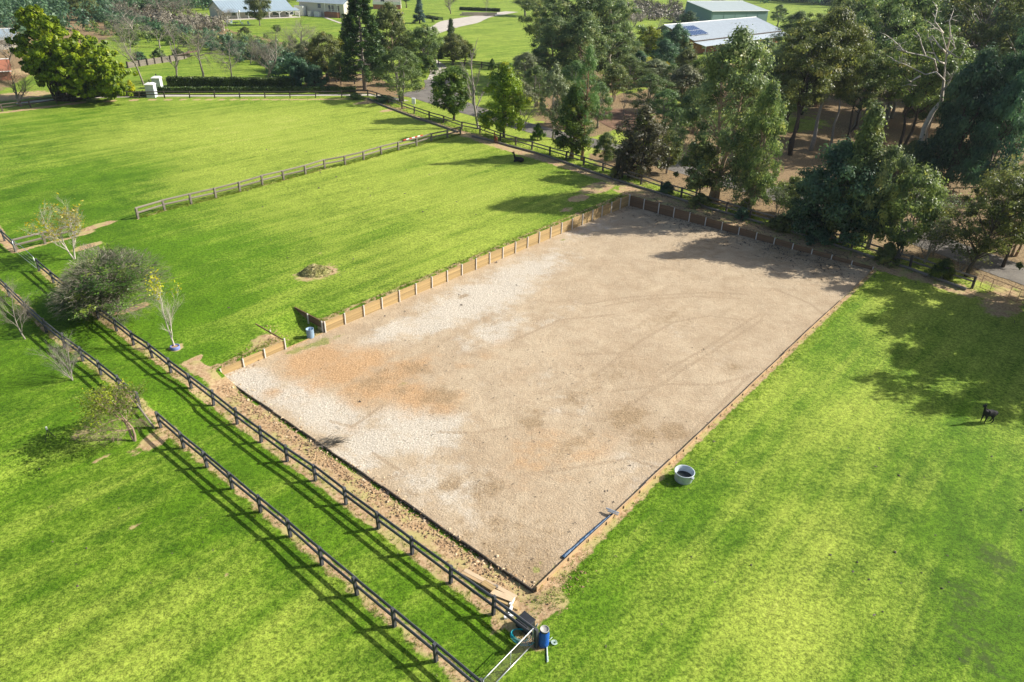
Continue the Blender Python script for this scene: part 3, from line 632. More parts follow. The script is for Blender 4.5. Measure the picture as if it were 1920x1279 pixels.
def bare_tree(seed, H, spread=.55, depth=4, tr=.12, bark='bark_twig', lean=(0, 0), nk=4, up=.3, trunk=.25, leaf=None, nleaf=0, ls=.08, leafzone=(.4, 1.), forks=1, droop=0, first=.62, thin=.5):
    rnd = random.Random(seed); mb = MB(); tips = []
    def grow(p, d, L, r, dep):
        n = 4 if dep > 1 else 3; pts = [p.copy()]; dd = d.copy()
        for i in range(n):
            dd = (dd + Vector((rnd.gauss(0, .13), rnd.gauss(0, .13), rnd.gauss(0, .1) + (up * .12 if dep else 0) - droop * .1))).normalized(); pts.append(pts[-1] + dd * L / n)
        rr = [r * (1 - (1 - thin) * i / n) for i in range(n + 1)]; mb.tube(pts, rr, 7 if dep >= depth - 1 else (4 if dep > 0 else 3), False)
        if dep == 0: tips.extend(pts[1:]); return
        k = nk + (1 if dep < depth - 1 else 0)
        for j in range(k):
            f = (trunk if dep == depth else .3) + (1 - (trunk if dep == depth else .3)) * (j + rnd.random() * .6) / k; f = min(f, .999); i = int(f * n); q = pts[i].lerp(pts[i + 1], f * n - i)
            ax_ = dd.cross(Vector((rnd.gauss(0, 1), rnd.gauss(0, 1), rnd.gauss(0, 1)))).normalized(); ang = spread * rnd.uniform(.7, 1.3)
            nd = (Matrix.Rotation(ang, 3, ax_) @ dd).normalized(); nd.z += up * .35; nd.normalize()
            grow(q, nd, L * first * rnd.uniform(.75, 1.15), rr[i] * .55, dep - 1)
        grow(pts[-1], dd, L * first, rr[-1] * .9, dep - 1)
    for q in range(forks):
        a = q * 6.283 / max(forks, 1) + seed; d0 = Vector((lean[0] + (forks > 1) * .3 * math.cos(a), lean[1] + (forks > 1) * .3 * math.sin(a), 1)).normalized()
        grow(Vector((0, 0, -.1)), d0, H * .42, tr / (forks ** .3), depth)
    tm = mb.mesh('trunk', MAT[bark], True); cm = None
    zmax = max(t.z for t in tips)
    if leaf and nleaf:
        T_ = np.array([tuple(t) for t in tips if leafzone[0] <= t.z / zmax <= leafzone[1]]); rs = np.random.RandomState(seed)
        c = T_[rs.randint(0, len(T_), nleaf)] + rs.normal(size=(nleaf, 3)) * H * .018
        cm = quadmesh('leaves', quads(c, ls * (.6 + .8 * rs.rand(nleaf)), .6, .35, rs), MAT[leaf])
    xs = np.array([tuple(t) for t in tips]); return tm, cm, float(zmax), float(np.percentile(np.hypot(xs[:, 0], xs[:, 1]), 92))
def pine(seed, H, R, leaf='leaf_pine'):
    rs = np.random.RandomState(seed); rnd = random.Random(seed); mb = MB(); P = []; Sz = []
    mb.tube([(0, 0, -.3), (.05, 0, H * .5), (0, .05, H * .98)], [.34, .2, .05], 8); z = H * .10
    while z < H * .97:
        f = (z - H * .1) / (H * .9); rr = R * (1 - f) ** .75 * rnd.uniform(.85, 1.12); k = 6; a0 = rnd.random() * 6
        for j in range(k):
            a = a0 + j * 6.283 / k + rnd.gauss(0, .12); r2 = rr * rnd.uniform(.8, 1.15) + .3; d = Vector((math.cos(a), math.sin(a), 0))
            p0 = Vector((0, 0, z)); p1 = p0 + d * r2 * .55 + Vector((0, 0, -r2 * .02)); p2 = p0 + d * r2 + Vector((0, 0, r2 * .13)); mb.tube([p0, p1, p2], [.07, .045, .02], 4, False)
            for q in range(5):
                g = .5 + .13 * q; c = p0.lerp(p2, g) + Vector((0, 0, .1)); n = 60; dd = rs.normal(size=(n, 3)); dd /= np.linalg.norm(dd, axis=1, keepdims=True)
                P.append(np.array(c) + dd * (.34 + .25 * (1 - f)) * rs.rand(n, 1) ** .4); Sz.append(np.full(n, .17))
        z += .55 + .35 * (1 - f)
    n = 160; dd = rs.normal(size=(n, 3)) * [.35, .35, .8]; P.append(dd + [0, 0, H - .5]); Sz.append(np.full(n, .15))
    return mb.mesh('trunk', MAT['bark_grey'], True), quadmesh('crown', quads(np.concatenate(P), np.concatenate(Sz), .45, .35, rs), MAT[leaf])
PR = {}
def proto(key, H, R, cb, nc, cr, nl, ls, *a, **k): PR[key] = (*crown_tree(hash_(key), H, R, cb, int(nc * 1.25), cr * .85, int(nl * (1.75 if H > 11 else 1.4)), ls * (.70 if H > 11 else .84), *a, **k), H, R)
def hash_(s): return sum(ord(c) * (i + 3) for i, c in enumerate(s)) % 9973
proto('euc_a', 18, 6.5, 6, 95, 1.5, 95, .26, 'euc', 'bark_grey', 'leaf_euc', multi=1, flat=.62, shell=.35, upb=.15)
proto('euc_b', 18, 6.5, 7, 85, 1.5, 100, .26, 'euc', 'bark_pale', 'leaf_euc', multi=1, flat=.6, shell=.35, upb=.15)
proto('euc_c', 18, 6.5, 4.5, 110, 1.45, 90, .25, 'egg', 'bark_grey', 'leaf_euc', multi=2, flat=.7, shell=.35, upb=.15)
proto('euc_full', 18, 5.5, 2.6, 130, 1.35, 95, .24, 'egg', 'bark_tan', 'leaf_euc', multi=2, flat=.75, shell=.35, upb=.15)
proto('euc_dark', 18, 6, 6, 100, 1.6, 110, .25, 'euc', 'bark_dark', 'leaf_euc_dark', multi=1, flat=.6)
proto('iron_a', 18, 5.5, 8, 70, 1.5, 120, .24, 'round', 'bark_grey', 'leaf_olive', multi=1, flat=.55, shell=.5, tr=.36)
proto('iron_b', 18, 5.5, 7.5, 80, 1.4, 110, .24, 'euc', 'bark_dark', 'leaf_olive', multi=2, flat=.5, shell=.5, tr=.36)
proto('low_dark', 10, 4.5, 1.2, 85, 1.15, 130, .19, 'egg', 'bark_dark', 'leaf_euc_dark', multi=3, flat=.8)
proto('low_olive', 8, 3.5, 1.6, 70, .95, 120, .17, 'round', 'bark_grey', 'leaf_olive', multi=3, flat=.7)
proto('low_olive_b', 8, 3.5, 2.2, 65, .9, 120, .17, 'egg', 'bark_tan', 'leaf_olive', multi=2, flat=.65)
proto('bushy', 8, 3, 1.4, 75, .85, 130, .17, 'round', 'bark_dark', 'leaf_mid', multi=1, flat=.8)
proto('lime', 10, 3, 1.0, 80, .9, 120, .17, 'egg', 'bark_dark', 'leaf_lime', multi=2, flat=.9)
proto('feather', 10, 3.2, 2, 90, .85, 100, .15, 'egg', 'bark_grey', 'leaf_feather', multi=3, flat=.9, shell=.2, asp=.3)
proto('feather_tall', 12, 2.6, 2.5, 70, .8, 75, .15, 'col', 'bark_red', 'leaf_feather', multi=1, flat=1.0, shell=.15, asp=.3)
proto('column', 9, 2.1, .8, 80, .75, 130, .15, 'col', 'bark_red', 'leaf_mid', multi=2, flat=1.1)
proto('darktwig', 9, 3., 1., 85, .8, 110, .16, 'col', 'bark_dark', 'leaf_purple', multi=3, flat=1., shell=.3)
proto('cone_blue', 8, 2.0, .3, 90, .6, 110, .13, 'cone', 'bark_dark', 'leaf_blue', flat=.8)
proto('grey_loose', 8, 2.5, 2.4, 55, .7, 70, .15, 'egg', 'bark_grey', 'leaf_grey', multi=3, flat=.9, shell=.2)
proto('wattle', 6, 3, .8, 60, .8, 110, .16, 'round', 'bark_grey', 'leaf_gold', multi=3, flat=.8)
proto('shrub', 3, 2, .2, 45, .55, 130, .13, 'bush', 'bark_grey', 'leaf_olive', multi=3, flat=.8)
proto('shrub_dark', 3, 2, .2, 45, .55, 130, .13, 'bush', 'bark_dark', 'leaf_euc_dark', multi=3, flat=.8)
proto('pointed', 10, 3.6, .8, 95, .9, 130, .18, 'cone', 'bark_grey', 'leaf_olive', multi=1, flat=.9)
proto('sparse_euc', 12, 5.5, 3.5, 85, 1.2, 95, .2, 'euc', 'bark_dark', 'leaf_olive', multi=1, flat=.55, shell=.3)
PR['pine'] = (*pine(5, 18, 4.2), 18, 4.2)
def bproto(key, *a, **k): t_, c_, z_, r_ = bare_tree(*a, **k); PR[key] = (t_, c_, z_, r_)
bproto('bare_a', 3, 9, .7, 4, .14, 'bark_twig', up=.25, trunk=.35)
bproto('bare_b', 8, 9, .6, 4, .13, 'bark_twig', up=.6, trunk=.2, nk=5)
bproto('bare_c', 14, 9, .75, 4, .15, 'bark_twig', up=0., trunk=.45, nk=5, droop=.3)
bproto('bare_thin', 21, 9, .45, 3, .09, 'bark_grey', up=.9, trunk=.15, nk=6, first=.42)
bproto('bare_leafy', 33, 9, .7, 4, .13, 'bark_grey', up=.3, trunk=.25, leaf='leaf_grey', nleaf=2600, ls=.11)
bproto('twiggy', 27, 6, .8, 4, .09, 'bark_grey', up=.1, trunk=.1, nk=5, forks=2, leaf='leaf_olive', nleaf=1800, ls=.10, thin=.4)
NTREE = [0]
def place(key, bx, by, ty, hw, label, cat='tree', leaf=None, group=None, name='tree', lean=0., yaw=None, crown_py=None):
    tm, cm, H0, R0 = PR[key]; p = G(bx, by); H = max(hgt(p, ty), .5); NTREE[0] += 1
    q = p + Vector((0, 0, H * .6)); R = px2m(q, hw) * 1.12; yaw = (NTREE[0] * 2.399) if yaw is None else yaw
    t = thing(name, p, label, cat, group, yaw)
    t.scale = (R / R0, R / R0, H / H0)
    if lean: t.rotation_euler = (Matrix.Rotation(lean, 3, 'Y') @ Matrix.Rotation(yaw, 3, 'Z')).to_euler()
    link('trunk', tm, t)
    if cm:
        c = link('leaves' if cm.name.startswith('leaves') else 'crown', cm, t)
        if leaf: c.material_slots[0].link = 'OBJECT'; c.material_slots[0].material = MAT[leaf]
    return t
GR = 'garden trees beyond the far fence'; GF = 'tall gum trees of the shady grove'; GV = 'trees along the road fence'
# ---- big bright tree at the upper left: one crown of many lobes
def big_left():
    p = G(118, 190); rs = np.random.RandomState(4); cs = []; rad = []
    q = px2m(p, 1)
    def uvz(px, py, off):                       # lobe centres given as offsets across and up from the trunk foot
        d = ray(px, py); k = ((p.y + off)) / d[1]; return np.array([d[0] * k - p.x, off, d[2] * k + CAMH - p.z])
    out = [(58,22,12),(70,30,14),(45,30,12),(88,44,16),(52,42,18),(38,80,22),(60,110,30),(75,60,30),(95,75,30),(110,100,34),(80,100,34),(130,95,30),(150,85,22),(165,110,30),(190,110,24),(200,135,28),(225,140,18),(228,165,16),(190,160,26),(150,130,34),(120,140,34),(155,160,26),(90,135,28),(135,170,20),(170,172,18),(205,175,12),(75,140,18),(60,130,16),(66,36,12),(165,82,10)]
    for (px, py, r) in out:
        for off in (-2.5, 0.5, 3.5):
            c = uvz(px, py, off * (r / 28)); n = 9
            for _ in range(n):
                cs.append(c + rs.normal(size=3) * q * r * .42); rad.append(q * r * .24)
    cs = np.array(cs); cs[:, 2] = np.maximum(cs[:, 2], .9)
    P_, s_2 = clump_leaves(cs, rad, 85, .27, .8, rs, .4)
    t = thing('broadleaf_tree', p, 'huge dense bright yellow green tree beside the far left paddock fence', 'tree')
    link('crown', quadmesh('crown', quads(P_, s_2, .6, .35, rs, LD[0]), MAT['leaf_bright']), t)
    mb = MB(); rnd = random.Random(4)
    for k_ in range(6):
        bx = (k_ - 2.5) * .45
        for c in cs[rs.randint(0, len(cs), 6)]:
            mb.tube([(bx, 0, -.2), (bx * 1.6 + c[0] * .15, c[1] * .2, c[2] * .3), tuple(c * .75), tuple(c)], [.2, .13, .07, .03], 5, False)
    link('trunk', mb.mesh('trunk', MAT['bark_dark'], True), t)
big_left()
T = place
# ---- foreground small trees by the lane (each its own mesh)
def special(bx, by, ty, hwx, label, args, kw, leafname='leaves', yaw=0, name='bare_tree', extra=None):
    p = G(bx, by); H = hgt(p, ty); tm, cm, z, r = bare_tree(*args, **kw); t = thing(name, p, label, 'tree', None, yaw)
    R = px2m(p + Vector((0, 0, H * .6)), hwx); t.scale = (R / r, R / r, H / z); link('trunk', tm, t)
    if cm: link('leaves', cm, t)
    return t
special(140, 486, 368, 48, 'leaning pale tree with sparse yellow leaves in front of the short timber fence', (41, 5, .55, 4, .06), dict(bark='bark_pale', up=.45, forks=2, trunk=.25, leaf='leaf_yellow', nleaf=900, ls=.07, nk=5, lean=(-.06, 0)), name='sapling_tree')
special(328, 652, 515, 34, 'slender sapling with a tuft of yellow leaves planted in the blue pot ring', (52, 5, .5, 4, .05), dict(bark='bark_pale', up=.6, trunk=.25, leaf='leaf_yellow', nleaf=260, ls=.065, nk=4, leafzone=(.72, 1), lean=(-.1, 0)), name='sapling_tree')
special(48, 636, 528, 52, 'bare leaning tree beside the outer lane fence at the left picture edge', (63, 4, .65, 5, .055), dict(bark='bark_twig', up=.25, trunk=.25, nk=4, lean=(-.35, .1)))
special(137, 713, 618, 46, 'bare grey many stemmed tree with a grass tuft at its foot left of the lane', (74, 4, .42, 4, .05), dict(bark='bark_grey', up=.15, trunk=.12, nk=4, forks=4, lean=(-.35, .1)))
special(253, 827, 708, 74, 'gnarled spreading tree with yellow leaves standing at the broken lane fence', (85, 5, .75, 5, .10), dict(bark='bark_tan', up=.05, trunk=.4, nk=4, leaf='leaf_lime', nleaf=2300, ls=.06, leafzone=(.55, 1), forks=2, lean=(-.2, .05)), name='gnarled_tree')
special(-22, 540, 440, 34, 'yellow leaved tree cut by the left picture edge beside the lane', (96, 4, .6, 4, .08), dict(bark='bark_tan', up=.3, leaf='leaf_yellow', nleaf=1400, ls=.08), name='sapling_tree')
def dome_tree():
    p = G(226, 581); tm, cm, z, r = bare_tree(117, 4.2, .85, 5, .17, bark='bark_twig', up=.05, trunk=.35, nk=4, leaf='leaf_mid', nleaf=17000, ls=.055, leafzone=(.3, 1), forks=3, first=.66)
    t = thing('dome_tree', p, 'low round dome shaped twiggy tree with small green leaves overhanging the lane fence', 'tree'); H = hgt(p, 480)
    t.scale = (px2m(p, 92) / r, px2m(p, 92) / r, H * 1.1 / z); t.rotation_euler = (0, -.18, 0)
    link('trunk', tm, t); link('leaves', cm, t)
    rs = np.random.RandomState(3); n = 7000; th = rs.rand(n) * 6.283; u = rs.rand(n); ph_ = np.arccos(1 - u * 1.25); rad = .55 + .45 * rs.rand(n) ** .5
    dd = np.stack([np.sin(ph_) * np.cos(th), np.sin(ph_) * np.sin(th), np.cos(ph_)], 1); rad = rad * (1 + .16 * np.sin(th * 3 + 1) + .10 * np.sin(th * 5 + ph_ * 4)); c = dd * rad[:, None] * np.array([r * .98, r * .98, z * .58]) + [0, 0, z * .42]
    a = dd + rs.normal(size=(n, 3)) * .4; a /= np.linalg.norm(a, axis=1, keepdims=True); b_ = np.cross(a, rs.normal(size=(n, 3))); b_ /= np.linalg.norm(b_, axis=1, keepdims=True); L_ = .16
    v = np.stack([c - a * L_, c + b_ * .008, c + a * L_, c - b_ * .008], 1).reshape(-1, 3); o = link('twigs', quadmesh('twigs', v, MAT['twig_mass']), t); o['kind'] = 'stuff'
dome_tree()
# ---- garden beyond the far fence
T('bare_a', 270, 160, 28, 45, 'tall bare spreading tree in front of the sleeper garden bed', name='bare_tree', group=GR)
T('bare_thin', 331, 151, 45, 22, 'thin bare tree rising behind the left end of the dark clipped hedge', name='bare_tree', group=GR)
T('bare_c', 382, 152, 5, 42, 'tall bare straight trunked tree on the far lawn, left of two', name='bare_tree', group=GR)
T('bare_c', 438, 152, 55, 30, 'smaller bare straight trunked tree on the far lawn, right of the taller one', name='bare_tree', group=GR)
T('bare_b', 500, 152, 45, 34, 'pale bare tree with twin trunks at the right end of the far lawn', name='bare_tree', group=GR)
T('bare_a', 520, 135, 80, 45, 'low bare drooping tree in the dark shrubs right of the twin trunked tree', name='bare_tree', group=GR)
T('bare_b', 562, 106, 28, 34, 'bare pinkish twigged tree on the house lawn left of the olive tree', name='bare_tree', group=GR)
T('low_olive', 613, 148, 58, 34, 'olive green open tree left of the hoop pine', group=GR)
T('pine', 684, 168, -34, 42, 'tall dark hoop pine with visible pale inner branches', name='hoop_pine', group=GR)
T('low_olive_b', 735, 128, 2, 36, 'dense olive tree directly behind the hoop pine', group=GR)
T('low_olive_b', 662, 100, 25, 22, 'pale olive tree peeping out left of the hoop pine', group=GR, leaf='leaf_grey')
T('feather', 752, 190, 84, 48, 'light green feathery tree at the corner of the upper paddock fence', group=GR)
T('low_olive', 800, 130, 44, 34, 'rounded olive crowned tree behind the light green feathery tree', group=GR)
T('shrub_dark', 800, 136, 103, 22, 'dark green shrub left of the short concrete drive', 'shrub', group=GR, name='shrub', leaf='leaf_mid')
T('cone_blue', 787, 44, -4, 15, 'blue green conifer on the lawn before the driveway', name='conifer_tree', group=GR)
T('cone_blue', 846, 100, 34, 13, 'small dark pointed conifer rising behind an olive bush', name='conifer_tree', group=GR, leaf='leaf_pine')
T('low_olive', 850, 123, 62, 30, 'olive bushy tree at the left end of the far rail fence', group=GR)
T('bushy', 851, 226, 122, 38, 'round bushy green tree on the grass before the road fence junction', group=GV)
T('bare_thin', 897, 242, 70, 30, 'tall thin nearly bare tree between the bushy tree and the lime green tree', name='bare_tree', group=GV)
T('lime', 945, 258, 118, 40, 'bright lime green tree right of the thin bare tree', group=GV)
T('bare_a', 985, 240, 185, 30, 'low grey bare tree behind the lime green tree', name='bare_tree', group=GV)
T('grey_loose', 1036, 262, 118, 27, 'loose grey green tree behind the dark columnar tree', group=GV)
T('column', 1071, 297, 162, 36, 'dense dark columnar tree with a lime lower side at the road fence', group=GV)
T('feather_tall', 1091, 300, 84, 28, 'tall feathery pale green tree with a red brown trunk right of the columnar tree', group=GV)
T('low_olive_b', 1133, 312, 247, 24, 'small round olive bush tree by the road fence', group=GV)
T('darktwig', 1196, 332, 198, 47, 'dark dense twiggy tree with a bright green right flank at the arena corner', group=GV)
T('shrub', 1163, 335, 282, 18, 'small dark purple bush left of the dark twiggy tree', 'shrub', name='shrub', group=GV, leaf='leaf_purple')
T('euc_a', 1060, 148, -30, 62, 'large gum tree with a broad crown in the central cluster, left', name='gum_tree', group=GR)
T('euc_c', 1108, 150, -45, 62, 'largest multi stemmed gum tree in the middle of the central cluster', name='gum_tree', group=GR)
T('euc_b', 1140, 158, -5, 48, 'gum tree with pale leaning limbs at the right of the central cluster', name='gum_tree', group=GR)
T('euc_a', 1015, 122, -20, 45, 'gum tree with drooping clumps over the bright far lawn', name='gum_tree', group=GR)
T('feather', 1215, 218, 136, 42, 'light green feathery tree by the mulched bed', group=GR)
T('low_olive_b', 1277, 208, 120, 38, 'grey green round tree above the mulched bed', group=GR, leaf='leaf_grey')
T('feather', 1255, 190, 118, 26, 'small feathery green tree between two grey green trees', group=GR)
T('wattle', 1163, 152, 112, 16, 'small yellow green wattle left of the golden wattle', name='wattle_tree', group=GR, leaf='leaf_lime')
T('wattle', 1203, 150, 104, 22, 'golden flowering wattle in the middle of the trees', name='wattle_tree', group=GR)
T('wattle', 1246, 152, 116, 14, 'small golden flowering wattle right of the bigger one', name='wattle_tree', group=GR)
T('low_olive', 1214, 112, 48, 29, 'yellow tipped olive tree behind the golden wattle', group=GR, leaf='leaf_lime')
T('low_dark', 1262, 130, 44, 30, 'dark green tree beside the brick end of the long roofed house', group=GR)
T('low_dark', 1240, 140, 72, 28, 'dark green tree in front of the long roofed house, lower left', group=GR)
T('low_olive_b', 1283, 155, 92, 26, 'olive green tree below the brick end wall of the long roofed house', group=GR)
T('euc_full', 1338, 376, 50, 80, 'big leafy gum tree with a pinkish trunk between road and arena', name='gum_tree', group=GV, yaw=.4)
T('low_olive_b', 1306, 374, 262, 42, 'olive bushy tree left of the pinkish gum trunk', group=GV)
T('twiggy', 1405, 402, 240, 44, 'greyish twiggy tree right of the big leafy gum', name='twiggy_tree', group=GV)
T('low_dark', 1541, 448, 262, 78, 'dark dense multi stemmed tree behind the far arena corner', group=GV)
T('pointed', 1576, 455, 200, 64, 'pointed olive tree rising behind the dark multi stemmed tree', group=GV)
T('low_olive', 1680, 488, 308, 56, 'round olive crown at the right side of the pointed tree', group=GV)
T('twiggy', 1733, 492, 388, 62, 'grey half bare twiggy bush by the road fence', name='twiggy_tree', group=GV)
T('sparse_euc', 1812, 518, 318, 72, 'gum tree with a dark trunk leaning right beside the wire gate', name='gum_tree', group=GV, lean=.16)
T('twiggy', 1800, 510, 440, 30, 'thin twiggy undergrowth tree left of the leaning gum', name='twiggy_tree', group=GV)
# ---- grove on the right
T('iron_b', 1482, 290, 45, 66, 'forked gum tree with a dark trunk at the left edge of the grove', name='gum_tree', group=GF)
T('iron_a', 1520, 282, 8, 58, 'gum tree with a dark straight trunk, second from the left of the grove', name='gum_tree', group=GF)
T('iron_a', 1555, 281, 40, 40, 'gum tree with a brown slanting trunk, third from the left of the grove', name='gum_tree', group=GF)
T('euc_a', 1604, 240, -25, 62, 'broad gum tree in the second row of the grove', name='gum_tree', group=GF)
T('iron_a', 1620, 224, -20, 45, 'narrow gum tree in the second row of the grove', name='gum_tree', group=GF)
T('euc_c', 1657, 235, -45, 62, 'high crowned gum tree behind the dead white branches', name='gum_tree', group=GF)
T('euc_a', 1672, 222, -20, 45, 'dark footed gum tree behind the high crowned gum', name='gum_tree', group=GF)
T('iron_b', 1687, 294, 40, 62, 'gum tree with a red brown slanting trunk left of the pale leaning trunk', name='gum_tree', group=GF)
T('low_dark', 1772, 348, 88, 66, 'dense dark teal green tree right of the pale leaning trunk', group=GF)
T('euc_dark', 1840, 335, 60, 60, 'dark gum tree with a stout leaning trunk behind the teal tree', name='gum_tree', group=GF, lean=.10)
T('euc_dark', 1862, 350, 20, 62, 'dark gum tree with a slim trunk right of the stout leaning one', name='gum_tree', group=GF, lean=.08)
T('low_dark', 1838, 372, 130, 50, 'dark tree cut by the right picture edge above the leaning gum', group=GF)
T('euc_b', 1880, 250, -60, 85, 'tall gum tree with spreading pale limbs at the upper right corner', name='gum_tree', group=GF)
T('euc_a', 1790, 230, -70, 78, 'tall gum tree at the top of the picture right of the dead branches', name='gum_tree', group=GF)
T('euc_c', 1730, 190, -50, 62, 'gum tree in the back row of the grove above the dead branches', name='gum_tree', group=GF)
T('euc_a', 1560, 175, -20, 50, 'gum tree in the back row of the grove behind the left gums', name='gum_tree', group=GF)
T('euc_dark', 1940, 300, -20, 70, 'dark gum tree mostly beyond the right picture edge', name='gum_tree', group=GF)
T('euc_a', 1960, 200, -60, 80, 'gum tree in the far upper right corner', name='gum_tree', group=GF)
T('euc_dark', 1640, 170, -30, 55, 'dark gum tree in the middle of the back row', name='gum_tree', group=GF)
T('iron_b', 1500, 215, 20, 45, 'gum tree behind the forked gum at the left of the grove', name='gum_tree', group=GF)
T('shrub', 1700, 330, 262, 30, 'low olive shrub under the pale leaning trunk', 'shrub', name='shrub', group=GF)
T('grey_loose', 1457, 50, 8, 18, 'pale green round tree behind the pale shed', group=GR, leaf='leaf_feather')
